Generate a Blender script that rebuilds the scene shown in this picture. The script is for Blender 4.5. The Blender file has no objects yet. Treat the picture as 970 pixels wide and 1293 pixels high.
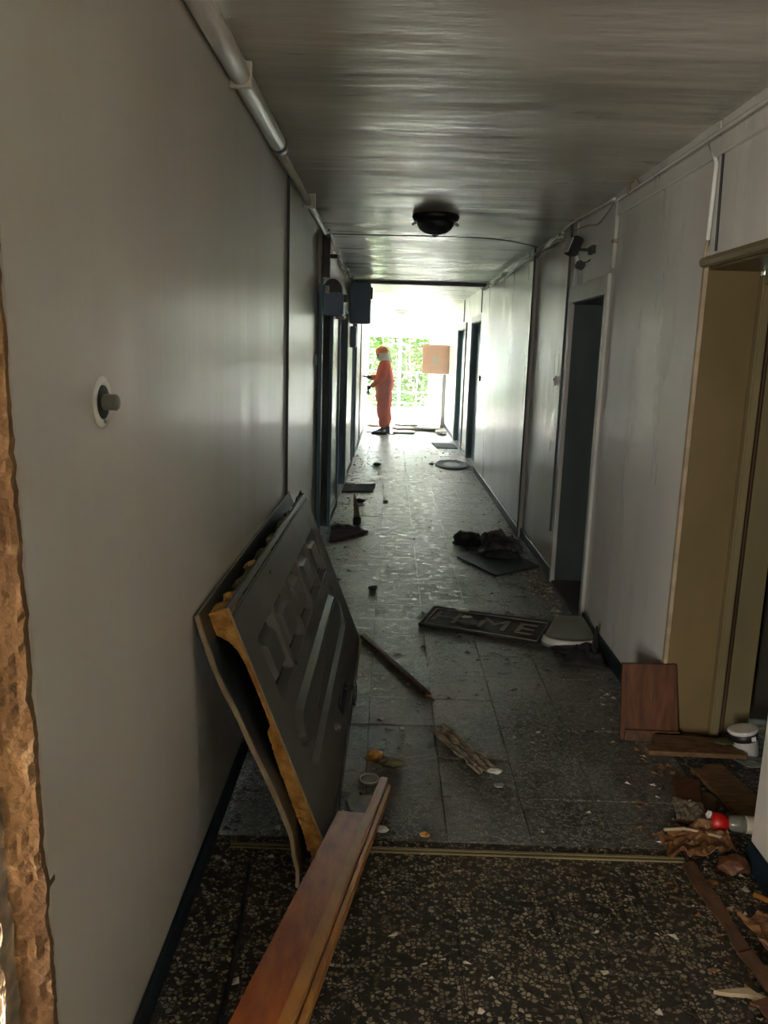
import bpy, bmesh, math, random
from mathutils import Vector, Matrix, noise
random.seed(7)
S = bpy.context.scene
COL = S.collection
# ------------------------------------------------------------------ camera
PITCH, YAW, ROLL, FPX = 0.195357, -0.0034417, 0.0316734, 1025.2
cam_d = bpy.data.cameras.new('camera'); cam = bpy.data.objects.new('camera', cam_d); COL.objects.link(cam)
fw = Vector((math.sin(YAW)*math.cos(PITCH), math.cos(YAW)*math.cos(PITCH), -math.sin(PITCH)))
rt = Vector((math.cos(YAW), -math.sin(YAW), 0)); up = rt.cross(fw)
r2 = rt*math.cos(ROLL)+up*math.sin(ROLL); u2 = -rt*math.sin(ROLL)+up*math.cos(ROLL)
M = Matrix((r2, u2, -fw)).transposed().to_4x4(); M.translation = Vector((0, 0, 1.68))
cam.matrix_world = M
cam_d.sensor_fit = 'HORIZONTAL'; cam_d.sensor_width = 36; cam_d.lens = FPX/970*36
cam_d.clip_start = 0.05; cam_d.clip_end = 400
S.camera = cam
# ------------------------------------------------------------------ world, sun, daylight, exposure
W = bpy.data.worlds.new('sky'); S.world = W; W.use_nodes = True
bg = W.node_tree.nodes['Background']; bg.inputs[0].default_value = (0.88, 0.97, 0.95, 1); bg.inputs[1].default_value = 17.0
sd = bpy.data.lights.new('sun', 'SUN'); sd.energy = 60; sd.color = (1, .95, .86); sd.angle = math.radians(2)
sun = bpy.data.objects.new('sun', sd); COL.objects.link(sun)
sun.rotation_euler = Vector((0.16, -0.77, -0.62)).to_track_quat('-Z', 'Y').to_euler()
def area(name, loc, d, sx, sy, e, col, portal=False):
    l = bpy.data.lights.new(name, 'AREA'); l.shape = 'RECTANGLE'; l.size = sx; l.size_y = sy; l.energy = e; l.color = col
    if portal: l.cycles.is_portal = True
    o = bpy.data.objects.new(name, l); COL.objects.link(o); o.location = loc
    o.rotation_euler = Vector(d).to_track_quat('-Z', 'Y').to_euler(); return o
area('rear_window_daylight', (0.35, -3.9, 1.6), (0, 1, 0), 1.5, 1.5, 4, (1, .90, .78))
area('added_side_fill', (-1.85, -3.0, 1.3), (.36, .93, -.01), 1.0, 1.7, 60, (1, .95, .86))  # unseen fill light added to brighten the right wall
area('window_portal', (0.2, 21.42, 1.2), (0, -1, 0), 1.7, 1.95, 1, (1, 1, 1), True)
area('landing_portal_right', (3.02, 20.1, 1.35), (-1, 0, 0), 1.9, 1.7, 1, (1, 1, 1), True)
area('landing_portal_left', (-2.22, 19.9, 1.35), (1, 0, 0), 1.9, 1.7, 1, (1, 1, 1), True)
vs = S.view_settings; vs.view_transform = 'Standard'; vs.look = 'None'; vs.gamma = 1; vs.use_curve_mapping = False
vs.exposure = 2.27
cy = S.cycles; cy.max_bounces = 14; cy.diffuse_bounces = 10; cy.glossy_bounces = 5; cy.transparent_max_bounces = 8
cy.sample_clamp_indirect = 12; cy.use_denoising = True; cy.caustics_reflective = False; cy.caustics_refractive = False
cy.volume_bounces = 1
# ------------------------------------------------------------------ materials
MATS = {}
def rgb(h):   # sRGB 0-255 tuple to linear
    return tuple(((c/255)/12.92 if c/255 <= .04045 else ((c/255+.055)/1.055)**2.4) for c in h)+(1,)
def mat(name, c1, c2=None, scale=5, st=(1, 1, 1), rough=.6, bump=0, bscale=None, bst=None, metal=0, detail=4, lo=.35, hi=.65, spec=.5, rvar=0, c3=None, s3=30, f3=.3, world=True):
    if name in MATS: return MATS[name]
    m = bpy.data.materials.new(name); m.use_nodes = True; nt = m.node_tree; N = nt.nodes; L = nt.links
    b = N['Principled BSDF']; b.inputs['Roughness'].default_value = rough; b.inputs['Metallic'].default_value = metal
    b.inputs['Specular IOR Level'].default_value = spec
    g = N.new('ShaderNodeNewGeometry') if world else N.new('ShaderNodeTexCoord')
    src = g.outputs['Position'] if world else g.outputs['Object']
    def nz(sc, stt, det=detail):
        mp = N.new('ShaderNodeMapping'); mp.inputs['Scale'].default_value = stt; L.new(src, mp.inputs[0])
        n = N.new('ShaderNodeTexNoise'); n.inputs['Scale'].default_value = sc; n.inputs['Detail'].default_value = det
        L.new(mp.outputs[0], n.inputs['Vector']); return n
    def ramp(n, a, c, p, q):
        r = N.new('ShaderNodeValToRGB'); r.color_ramp.elements[0].position = p; r.color_ramp.elements[1].position = q
        r.color_ramp.elements[0].color = a; r.color_ramp.elements[1].color = c; L.new(n.outputs[0], r.inputs[0]); return r
    c1 = rgb(c1); c2 = rgb(c2) if c2 else c1
    n = nz(scale, st); r = ramp(n, c1, c2, lo, hi); out = r.outputs[0]
    if c3:
        n3 = nz(s3, (1, 1, 1)); r3 = ramp(n3, (0, 0, 0, 1), (1, 1, 1, 1), .62, .72)
        mu = N.new('ShaderNodeMath'); mu.operation = 'MULTIPLY'; mu.inputs[1].default_value = f3; L.new(r3.outputs[0], mu.inputs[0])
        mx = N.new('ShaderNodeMix'); mx.data_type = 'RGBA'; L.new(mu.outputs[0], mx.inputs[0]); L.new(out, mx.inputs[6]); mx.inputs[7].default_value = rgb(c3)
        out = mx.outputs[2]
    L.new(out, b.inputs['Base Color'])
    if rvar:
        rr = N.new('ShaderNodeMapRange'); rr.inputs[3].default_value = max(rough-rvar, .03); rr.inputs[4].default_value = rough+rvar
        rr.inputs[1].default_value = .3; rr.inputs[2].default_value = .7
        L.new(nz(scale*1.7, st).outputs[0], rr.inputs[0]); L.new(rr.outputs[0], b.inputs['Roughness'])
    if bump:
        bn = nz(bscale or scale*3, bst or st, 5); bu = N.new('ShaderNodeBump'); bu.inputs['Strength'].default_value = 1; bu.inputs['Distance'].default_value = bump
        L.new(bn.outputs[0], bu.inputs['Height']); L.new(bu.outputs[0], b.inputs['Normal'])
    MATS[name] = m; return m
def terrazzo(name, base, chip, chip2, scale, rough, dust, dustf):
    m = bpy.data.materials.new(name); m.use_nodes = True; nt = m.node_tree; N = nt.nodes; L = nt.links
    b = N['Principled BSDF']
    g = N.new('ShaderNodeNewGeometry'); P = g.outputs['Position']
    nw = N.new('ShaderNodeTexNoise'); nw.inputs['Scale'].default_value = scale*1.3; L.new(P, nw.inputs['Vector'])
    mxv = N.new('ShaderNodeMix'); mxv.data_type = 'VECTOR'; mxv.inputs[0].default_value = .012
    L.new(P, mxv.inputs[4]); L.new(nw.outputs['Color'], mxv.inputs[5])
    v = N.new('ShaderNodeTexVoronoi'); v.inputs['Scale'].default_value = scale; v.inputs['Randomness'].default_value = 1; L.new(mxv.outputs[1], v.inputs['Vector'])
    v2 = N.new('ShaderNodeTexVoronoi'); v2.feature = 'DISTANCE_TO_EDGE'; v2.inputs['Scale'].default_value = scale; L.new(mxv.outputs[1], v2.inputs['Vector'])
    st = N.new('ShaderNodeMapRange'); st.inputs[1].default_value = .10; st.inputs[2].default_value = .17; L.new(v2.outputs['Distance'], st.inputs[0])
    sep = N.new('ShaderNodeSeparateColor'); L.new(v.outputs['Color'], sep.inputs[0])
    sel = N.new('ShaderNodeMapRange'); sel.inputs[1].default_value = .35; sel.inputs[2].default_value = .55; L.new(sep.outputs[0], sel.inputs[0])
    mu = N.new('ShaderNodeMath'); mu.operation = 'MULTIPLY'; L.new(st.outputs[0], mu.inputs[0]); L.new(sel.outputs[0], mu.inputs[1])
    cc = N.new('ShaderNodeMix'); cc.data_type = 'RGBA'; L.new(sep.outputs[1], cc.inputs[0]); cc.inputs[6].default_value = rgb(chip); cc.inputs[7].default_value = rgb(chip2)
    n = N.new('ShaderNodeTexNoise'); n.inputs['Scale'].default_value = 2.2; n.inputs['Detail'].default_value = 6; L.new(P, n.inputs['Vector'])
    gr = N.new('ShaderNodeMapRange'); gr.inputs[1].default_value = .35; gr.inputs[2].default_value = .68; L.new(n.outputs[0], gr.inputs[0])
    f = N.new('ShaderNodeMix'); f.data_type = 'RGBA'; L.new(mu.outputs[0], f.inputs[0]); f.inputs[6].default_value = rgb(base); L.new(cc.outputs[2], f.inputs[7])
    dm = N.new('ShaderNodeMath'); dm.operation = 'MULTIPLY'; dm.inputs[1].default_value = dustf; L.new(gr.outputs[0], dm.inputs[0])
    d = N.new('ShaderNodeMix'); d.data_type = 'RGBA'; L.new(dm.outputs[0], d.inputs[0]); L.new(f.outputs[2], d.inputs[6]); d.inputs[7].default_value = rgb(dust)
    oi = N.new('ShaderNodeObjectInfo'); om = N.new('ShaderNodeMapRange'); om.inputs[3].default_value = .8; om.inputs[4].default_value = 1.1; L.new(oi.outputs['Random'], om.inputs[0])
    hs = N.new('ShaderNodeHueSaturation'); L.new(om.outputs[0], hs.inputs['Value']); L.new(d.outputs[2], hs.inputs['Color'])
    L.new(hs.outputs[0], b.inputs['Base Color'])
    mp = N.new('ShaderNodeMapping'); mp.inputs['Scale'].default_value = (4, 6, 1); L.new(P, mp.inputs[0])
    n2 = N.new('ShaderNodeTexNoise'); n2.inputs['Scale'].default_value = 2.6; n2.inputs['Detail'].default_value = 9; n2.inputs['Roughness'].default_value = .8; L.new(mp.outputs[0], n2.inputs['Vector'])
    rr = N.new('ShaderNodeMapRange'); rr.inputs[1].default_value = .35; rr.inputs[2].default_value = .65; rr.inputs[3].default_value = rough-.12; rr.inputs[4].default_value = rough+.28
    L.new(n2.outputs[0], rr.inputs[0]); L.new(rr.outputs[0], b.inputs['Roughness'])
    bu = N.new('ShaderNodeBump'); bu.inputs['Distance'].default_value = .004; L.new(n2.outputs[0], bu.inputs['Height'])
    bu2 = N.new('ShaderNodeBump'); bu2.inputs['Distance'].default_value = .0008; L.new(mu.outputs[0], bu2.inputs['Height']); L.new(bu.outputs[0], bu2.inputs['Normal'])
    L.new(bu2.outputs[0], b.inputs['Normal'])
    MATS[name] = m; return m
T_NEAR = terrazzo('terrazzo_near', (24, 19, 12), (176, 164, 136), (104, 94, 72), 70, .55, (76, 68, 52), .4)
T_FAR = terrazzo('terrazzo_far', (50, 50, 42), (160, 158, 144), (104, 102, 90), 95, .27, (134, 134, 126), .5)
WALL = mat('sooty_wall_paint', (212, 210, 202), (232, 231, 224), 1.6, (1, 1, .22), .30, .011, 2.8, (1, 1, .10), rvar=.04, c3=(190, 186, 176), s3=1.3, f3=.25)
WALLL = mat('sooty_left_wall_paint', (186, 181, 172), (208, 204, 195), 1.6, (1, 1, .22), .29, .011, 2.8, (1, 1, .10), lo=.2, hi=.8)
CEIL = mat('sooty_ceiling_paint', (186, 183, 172), (222, 219, 208), 1.5, (.35, 1.6, 1), .33, .022, 2.6, (.3, 1.6, 1), rvar=.1)
BLUE = mat('blue_skirting_paint', (12, 26, 34), (18, 38, 50), 8, rough=.5)
DOORW = mat('white_door_frame', (196, 196, 190), (214, 214, 208), 6, rough=.4)
OCHRE = mat('ochre_reveal_paint', (98, 82, 50), (122, 104, 68), 1.5, (1, 1, .5), .55, .002, 12)
KHAKI = mat('khaki_frame', (112, 102, 72), (134, 122, 88), 3, (1, 1, .3), .5)
UMBER = mat('umber_frame', (70, 50, 34), (92, 68, 46), 6, (1, 1, .2), .5)
DARKS = mat('dark_steel', (30, 36, 38), (42, 48, 50), 5, rough=.38)
TEAL = mat('veil_blue_door', (112, 150, 176), (126, 164, 190), 4, rough=.45)  # pale blue paints the glare veil into the far doors and frames
REVEAL = mat('grey_green_reveal', (58, 72, 72), (72, 86, 84), 4, (1, 1, .3), rough=.5)
DARKL = mat('dark_door_leaf', (92, 90, 86), (112, 108, 100), 3, (1, 1, .3), .45)
BLACK = mat('black_plastic', (18, 20, 20), (28, 30, 30), 10, rough=.45)
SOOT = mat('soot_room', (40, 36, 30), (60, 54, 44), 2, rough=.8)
WHITE = mat('white_paint', (222, 222, 218), (232, 232, 228), 3, rough=.5)
PINKW = mat('pinkish_plaster', (176, 150, 132), (192, 168, 150), 4, rough=.7, bump=.001, bscale=60)
PLAST = mat('broken_plaster', (92, 68, 42), (136, 108, 72), 5, (1, 1, .5), .9, .012, 45, (1, 1, 1), c3=(166, 140, 104), s3=26, f3=.7, lo=.42, hi=.62)
MORTAR = mat('grey_mortar', (110, 96, 76), (148, 130, 104), 22, rough=.95, bump=.012, bscale=40)
CHAR = mat('charcoal_door_steel', (94, 93, 90), (106, 104, 100), 3, rough=.40, rvar=.05, world=False)
CHARP = mat('charcoal_raised_steel', (84, 84, 82), (96, 96, 93), 3, rough=.30, world=False)
FOAM = mat('yellow_foam', (170, 120, 52), (216, 168, 92), 14, rough=.95, bump=.01, bscale=60, c3=(120, 74, 30), s3=40, f3=.5)
INSUL = mat('grey_insulation', (84, 84, 66), (150, 146, 110), 18, rough=.95, bump=.012, bscale=50)
BEIGE = mat('beige_edge', (150, 132, 104), (176, 158, 130), 12, rough=.7, bump=.002)
METAL = mat('worn_metal', (140, 140, 136), (170, 170, 166), 12, rough=.35, metal=.9)
WOOD = mat('orange_wood', (136, 62, 12), (172, 94, 26), 6, (6, .6, 6), .45, .001, 30, (8, .6, 8))
WOODL = mat('light_wood_edge', (150, 98, 36), (176, 124, 54), 8, (5, .5, 5), .5)
WOODR = mat('red_brown_wood', (74, 42, 24), (102, 64, 38), 5, (8, 8, 1), .5, .001, 20, (8, 8, .6))
WOODD = mat('dark_brown_wood', (66, 44, 28), (96, 66, 42), 8, (5, 2, 5), .6)
SPLIT = mat('splintered_board', (88, 62, 36), (122, 92, 58), 9, (2, 6, 6), .75, .003, 30, c3=(54, 22, 16), s3=9, f3=.7)
CLOTH = mat('black_cloth', (26, 26, 26), (44, 44, 42), 14, rough=.85, bump=.003, bscale=60)
CLOTHG = mat('grey_black_cloth', (66, 64, 60), (104, 100, 94), 18, rough=.8, bump=.004, bscale=50)
RUBBER = mat('rubber_mat', (40, 42, 42), (54, 56, 56), 24, rough=.6, bump=.002, bscale=120)
RUBBERL = mat('rubber_letters', (116, 116, 106), (140, 138, 126), 30, rough=.7)
BMAT = mat('brown_mat', (92, 72, 66), (124, 104, 96), 26, (1, 5, 1), .9, .004, 60)
GMAT = mat('grey_mat', (66, 72, 78), (86, 92, 98), 20, rough=.85, bump=.002, bscale=90)
DUST = mat('rubble_light', (120, 112, 98), (176, 168, 152), 20, rough=.9)
DUSTD = mat('rubble_dark', (40, 36, 30), (66, 60, 50), 20, rough=.9)
FOIL = mat('crumpled_film', (112, 104, 88), (160, 150, 132), 30, rough=.28, bump=.003, bscale=40)
BROWNF = mat('brown_torn_laminate', (92, 60, 34), (128, 92, 58), 12, rough=.35, bump=.003, bscale=30)
RED = mat('red_plastic', (170, 14, 16), (190, 22, 22), 10, rough=.4)
ORANGE = mat('orange_coverall', (234, 104, 84), (242, 120, 96), 6, rough=.8, bump=.004, bscale=14)
ORANGEH = mat('orange_helmet', (224, 110, 50), (232, 120, 60), 6, rough=.35)
GLOVE = mat('grey_glove', (60, 70, 70), (76, 84, 84), 20, rough=.8)
BOOT = mat('black_boot', (30, 34, 38), (44, 48, 52), 20, rough=.6)
SKIN = mat('skin', (150, 104, 84), (166, 118, 96), 10, rough=.6)
CARD = mat('salmon_panel', (206, 160, 134), (216, 172, 146), 3, rough=.6)
CABB = mat('veil_blue_cabinet', (140, 166, 206), (154, 180, 218), 3, rough=.4)  # cabinet blue lightened, with the glare veil put into the colour
GREY = mat('grey_cover', (104, 108, 100), (128, 132, 122), 6, rough=.45)
PALE = mat('pale_rim', (190, 192, 184), (206, 208, 200), 6, rough=.4)
BARK = mat('bark', (90, 74, 56), (120, 100, 80), 6, rough=.9)
GRASS = mat('grass_ground', (60, 80, 36), (90, 104, 56), .6, rough=.95)
SMOKG = mat('smoked_glass_dome', (40, 46, 50), (52, 58, 60), 8, rough=.35)
BLUEP = mat('blue_plastic', (60, 130, 190), (80, 150, 210), 6, rough=.5)
LABELM = mat('off_white_label', (176, 170, 150), (196, 190, 170), 30, rough=.6)
def leafmat(name, c, t):
    m = bpy.data.materials.new(name); m.use_nodes = True; N = m.node_tree.nodes; L = m.node_tree.links
    N.remove(N['Principled BSDF']); d = N.new('ShaderNodeBsdfDiffuse'); tr = N.new('ShaderNodeBsdfTranslucent'); mx = N.new('ShaderNodeMixShader')
    d.inputs[0].default_value = c; tr.inputs[0].default_value = t; mx.inputs[0].default_value = .5
    L.new(d.outputs[0], mx.inputs[1]); L.new(tr.outputs[0], mx.inputs[2]); L.new(mx.outputs[0], N['Material Output'].inputs[0]); return m
LEAF = leafmat('leaf_green', (.0095, .021, .0015, 1), (.012, .027, .001, 1))
LEAFD = leafmat('leaf_deep_green', (.008, .019, .003, 1), (.010, .024, .002, 1))
def glassmat():
    m = bpy.data.materials.new('window_glass'); m.use_nodes = True; N = m.node_tree.nodes; L = m.node_tree.links
    N.remove(N['Principled BSDF']); t = N.new('ShaderNodeBsdfTransparent'); g = N.new('ShaderNodeBsdfGlossy'); g.inputs['Roughness'].default_value = .02
    f = N.new('ShaderNodeFresnel'); mx = N.new('ShaderNodeMixShader'); L.new(f.outputs[0], mx.inputs[0]); L.new(t.outputs[0], mx.inputs[1]); L.new(g.outputs[0], mx.inputs[2])
    L.new(mx.outputs[0], N['Material Output'].inputs[0]); return m
GLASS = glassmat()
def clearplastic():
    m = bpy.data.materials.new('clear_plastic'); m.use_nodes = True; b = m.node_tree.nodes['Principled BSDF']
    b.inputs['Base Color'].default_value = (.5, .5, .42, 1); b.inputs['Transmission Weight'].default_value = .7; b.inputs['Roughness'].default_value = .2; return m
CLEAR = clearplastic()
# ------------------------------------------------------------------ mesh helpers
def nbm(): return bmesh.new()
def obj(name, bm, m, parent=None, smooth=False):
    me = bpy.data.meshes.new(name); bm.normal_update(); bm.to_mesh(me); bm.free()
    me.materials.append(m)
    if smooth: me.polygons.foreach_set('use_smooth', [True]*len(me.polygons))
    o = bpy.data.objects.new(name, me); COL.objects.link(o)
    if parent: o.parent = parent
    return o
def tag(o, label, cat, group=None, kind=None):
    o['label'] = label; o['category'] = cat
    if group: o['group'] = group
    if kind: o['kind'] = kind
    return o
def thing(name, label, cat, loc=(0, 0, 0), rz=0, group=None):
    o = bpy.data.objects.new(name, None); COL.objects.link(o); o.location = loc; o.rotation_euler = (0, 0, rz); o.empty_display_size = .1
    return tag(o, label, cat, group)
def struct(name, bm, m, parent=None):
    o = obj(name, bm, m, parent)
    if not parent: o['kind'] = 'structure'
    return o
def hexa(bm, p):
    v = [bm.verts.new(q) for q in p]
    for f in ((0, 3, 2, 1), (4, 5, 6, 7), (0, 1, 5, 4), (1, 2, 6, 5), (2, 3, 7, 6), (3, 0, 4, 7)): bm.faces.new([v[i] for i in f])
def bx(bm, x0, x1, y0, y1, z0, z1):
    hexa(bm, [(x0, y0, z0), (x1, y0, z0), (x1, y1, z0), (x0, y1, z0), (x0, y0, z1), (x1, y0, z1), (x1, y1, z1), (x0, y1, z1)]); return bm
def box(*a): return bx(nbm(), *a)
def obox(bm, c, s, R=None):
    c = Vector(c); R = R or Matrix.Identity(3); P = []
    for z in (-1, 1):
        for x, y in ((-1, -1), (1, -1), (1, 1), (-1, 1)): P.append(c+R@Vector((x*s[0]/2, y*s[1]/2, z*s[2]/2)))
    hexa(bm, P); return bm
def bevel(bm, w, seg=2):
    bmesh.ops.bevel(bm, geom=bm.edges[:], offset=w, segments=seg, affect='EDGES', clamp_overlap=True); return bm
def frame_of(d):
    d = Vector(d).normalized(); a = Vector((0, 0, 1)) if abs(d.z) < .9 else Vector((1, 0, 0)); x = d.cross(a).normalized(); return x, d.cross(x).normalized()
def tube(bm, pts, r, n=8, cap=True):
    pts = [Vector(p) for p in pts]; rs = r if isinstance(r, (list, tuple)) else [r]*len(pts); rings = []
    x, y = frame_of(pts[1]-pts[0])
    for i, p in enumerate(pts):
        d = (pts[min(i+1, len(pts)-1)]-pts[max(i-1, 0)]).normalized()
        x = (x-d*x.dot(d)).normalized(); y = d.cross(x)
        rings.append([bm.verts.new(p+(x*math.cos(6.28318*k/n)+y*math.sin(6.28318*k/n))*rs[i]) for k in range(n)])
    for a, b in zip(rings, rings[1:]):
        for k in range(n): bm.faces.new((a[k], a[(k+1) % n], b[(k+1) % n], b[k]))
    if cap: bm.faces.new(rings[0][::-1]); bm.faces.new(rings[-1])
    return bm
def lathe(bm, prof, n=24, c=(0, 0, 0), R=None):
    c = Vector(c); R = R or Matrix.Identity(3); rings = []
    for r, z in prof: rings.append([bm.verts.new(c+R@Vector((r*math.cos(6.28318*k/n), r*math.sin(6.28318*k/n), z))) for k in range(n)])
    for a, b in zip(rings, rings[1:]):
        for k in range(n): bm.faces.new((a[k], a[(k+1) % n], b[(k+1) % n], b[k]))
    bm.faces.new(rings[0][::-1]); bm.faces.new(rings[-1]); return bm
def prism(bm, pts, z0, z1, jit=0):
    a = [bm.verts.new((p[0], p[1], z0)) for p in pts]; b = [bm.verts.new((p[0], p[1], z1+(random.uniform(-jit, jit) if jit else 0))) for p in pts]
    n = len(pts); bm.faces.new(a[::-1]); bm.faces.new(b)
    for k in range(n): bm.faces.new((a[k], a[(k+1) % n], b[(k+1) % n], b[k]))
    bmesh.ops.recalc_face_normals(bm, faces=bm.faces[:]); return bm
def sheet(bm, fn, nu, nv, th):
    g = [[Vector(fn(i/nu, j/nv)) for j in range(nv+1)] for i in range(nu+1)]
    T, B = [], []
    for i in range(nu+1):
        t, b = [], []
        for j in range(nv+1):
            du = g[min(i+1, nu)][j]-g[max(i-1, 0)][j]; dv = g[i][min(j+1, nv)]-g[i][max(j-1, 0)]; n = du.cross(dv)
            n = n.normalized() if n.length > 1e-9 else Vector((0, 0, 1))
            t.append(bm.verts.new(g[i][j]+n*th/2)); b.append(bm.verts.new(g[i][j]-n*th/2))
        T.append(t); B.append(b)
    for i in range(nu):
        for j in range(nv):
            bm.faces.new((T[i][j], T[i+1][j], T[i+1][j+1], T[i][j+1])); bm.faces.new((B[i][j], B[i][j+1], B[i+1][j+1], B[i+1][j]))
    for i in range(nu):
        bm.faces.new((T[i][0], B[i][0], B[i+1][0], T[i+1][0])); bm.faces.new((T[i][nv], T[i+1][nv], B[i+1][nv], B[i][nv]))
    for j in range(nv):
        bm.faces.new((T[0][j], T[0][j+1], B[0][j+1], B[0][j])); bm.faces.new((T[nu][j], B[nu][j], B[nu][j+1], T[nu][j+1]))
    return bm
def quad(a, b, c, d):   # bilinear patch a-b along u, a-d along v
    a, b, c, d = map(Vector, (a, b, c, d))
    return lambda u, v: (a*(1-u)+b*u)*(1-v)+(d*(1-u)+c*u)*v
def crumple(q, amp, fr, seed, lift=0):
    def f(u, v):
        p = q(u, v); n = noise.noise(Vector((u*fr+seed, v*fr, seed)))+.5*noise.noise(Vector((u*fr*2.3, v*fr*2.3+seed, 1)))
        return p+Vector((n*amp*.5, noise.noise(Vector((v*fr, u*fr, seed+5)))*amp*.5, abs(n)*amp+lift))
    return f
def skinned(name, P, E, m, parent, sub=2, jit=0):
    me = bpy.data.meshes.new('t'); keys = list(P); idx = {k: i for i, k in enumerate(keys)}
    me.from_pydata([P[k][0] for k in keys], [(idx[a], idx[b]) for a, b in E], []); o = bpy.data.objects.new('t', me); COL.objects.link(o)
    o.modifiers.new('s', 'SKIN'); sv = me.skin_vertices[0].data
    for i, k in enumerate(keys):
        r = P[k][1]; sv[i].radius = r if isinstance(r, tuple) else (r, r); sv[i].use_root = (i == 0)
    s = o.modifiers.new('u', 'SUBSURF'); s.levels = sub; s.render_levels = sub
    dg = bpy.context.evaluated_depsgraph_get(); nm = bpy.data.meshes.new_from_object(o.evaluated_get(dg)); bpy.data.objects.remove(o)
    if jit:
        for v in nm.vertices:
            n = noise.noise_vector(v.co*9); v.co += n*jit
    nm.materials.clear(); nm.materials.append(m); nm.polygons.foreach_set('use_smooth', [True]*len(nm.polygons))
    r = bpy.data.objects.new(name, nm); nm.name = name; COL.objects.link(r); r.parent = parent; return r
def text_bm(s, size, depth, Mx):
    c = bpy.data.curves.new('t', 'FONT'); c.body = s; c.size = size; c.extrude = depth; c.align_x = 'CENTER'; c.align_y = 'CENTER'
    o = bpy.data.objects.new('t', c); COL.objects.link(o); dg = bpy.context.evaluated_depsgraph_get(); dg.update()
    me = bpy.data.meshes.new_from_object(o.evaluated_get(dg)); bpy.data.objects.remove(o)
    bm = nbm(); bm.from_mesh(me); bm.transform(Mx); return bm
# ------------------------------------------------------------------ the setting
XL, XR, ZC, YE = -0.567, 1.274, 2.619, 21.3
TILE_Y0 = 1.37
# floor
fbm = box(-2.4, 3.2, -4.2, YE+.3, -.12, -.012)
floor = struct('floor', fbm, mat('joint_grout', (84, 80, 72), (100, 96, 88), 8, rough=.9))
xs = [XL, -.35, -.05, .25, .55, .85, 1.15, XR]; G = .0008
tm = {}
for j in range(66):
    y0 = TILE_Y0+.3*j+.0
    for i in range(7):
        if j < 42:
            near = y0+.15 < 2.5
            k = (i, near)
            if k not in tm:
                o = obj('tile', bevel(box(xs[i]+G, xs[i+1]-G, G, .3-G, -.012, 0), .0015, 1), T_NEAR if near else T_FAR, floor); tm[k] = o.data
            else:
                o = bpy.data.objects.new('tile', tm[k]); COL.objects.link(o); o.parent = floor
            o.location = (0, y0, random.uniform(-.0012, .0006)); o.rotation_euler = (random.uniform(-.002, .002), random.uniform(-.002, .002), 0)
b = nbm()
for j in range(42, 67):
    for i in range(7): bx(b, xs[i]+G, xs[i+1]-G, TILE_Y0+.3*j+G, TILE_Y0+.3*(j+1)-G-(.12 if j == 66 else 0), -.012, 0)
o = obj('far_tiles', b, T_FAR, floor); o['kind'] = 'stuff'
b = nbm(); bx(b, -2.2, XL, 18.3, YE, -.012, -.001); bx(b, XR, 3.0, 19.0, YE, -.012, -.001); obj('landing_screed', b, T_FAR, floor)
b = nbm(); bx(b, XR, 3.1, 2.45, 3.6, -.012, -.001); bx(b, -.68, XR, -4, TILE_Y0, -.012, -.001); obj('near_screed', b, T_NEAR, floor)
# ceiling
def grid_plane(x0, x1, y0, y1, z, nx, ny, amp, flip):
    bm = nbm(); V = []
    for i in range(nx+1):
        V.append([bm.verts.new((x0+(x1-x0)*i/nx, y0+(y1-y0)*j/ny, z+amp*noise.noise(Vector((i*.25, j*.45, 3))))) for j in range(ny+1)])
    for i in range(nx):
        for j in range(ny):
            q = (V[i][j], V[i+1][j], V[i+1][j+1], V[i][j+1]); bm.faces.new(q[::-1] if flip else q)
    return bm
b = grid_plane(-2.3, 3.1, -4.1, YE+.2, ZC, 24, 240, .007, True); bx(b, -2.4, 3.2, -4.2, YE+.25, ZC+.02, ZC+.3)
c = struct('ceiling', b, CEIL); c.data.polygons.foreach_set('use_smooth', [True]*len(c.data.polygons))
struct('trim_1', box(XL, XR, 11.36, 11.52, ZC-.045, ZC+.01), DARKL)
struct('trim_2', bevel(box(-.5, 1.06, 2.495, 2.505, -.004, .004), .001, 1), KHAKI)
struct('trim_3', bevel(box(-.5, 1.06, 2.512, 2.524, -.004, .005), .001, 1), KHAKI)
# walls with a gently uneven plaster face
def wall_face(bm, x, y0, y1, z0, z1, side, amp=.0012):
    ny = max(2, int((y1-y0)/.12)); nz_ = max(2, int((z1-z0)/.25)); V = []
    for i in range(ny+1):
        y = y0+(y1-y0)*i/ny
        V.append([bm.verts.new((x+amp*(noise.noise(Vector((y*2.2, (z0+(z1-z0)*j/nz_)*.5, side*7)))), y, z0+(z1-z0)*j/nz_)) for j in range(nz_+1)])
    for i in range(ny):
        for j in range(nz_):
            q = (V[i][j], V[i+1][j], V[i+1][j+1], V[i][j+1]); bm.faces.new(q if side > 0 else q[::-1])
def wall(name, x, segs, side, th=.24, m=None):
    bm = nbm()
    for y0, y1, z0, z1, off in segs:
        xx = x+off
        a, c = (xx+.006, xx+th) if side > 0 else (xx-th, xx-.006)
        bx(bm, a, c, y0, y1, z0, z1); wall_face(bm, xx, y0, y1, z0, z1, side)
        for yy in (y0, y1): bx(bm, min(xx, xx+.01*side), max(xx, xx+.01*side), yy-.001 if yy == y1 else yy, yy+.001 if yy == y0 else yy, z0, z1)
    return struct(name, bm, m or WALL)
Z1 = ZC+.01
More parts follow.
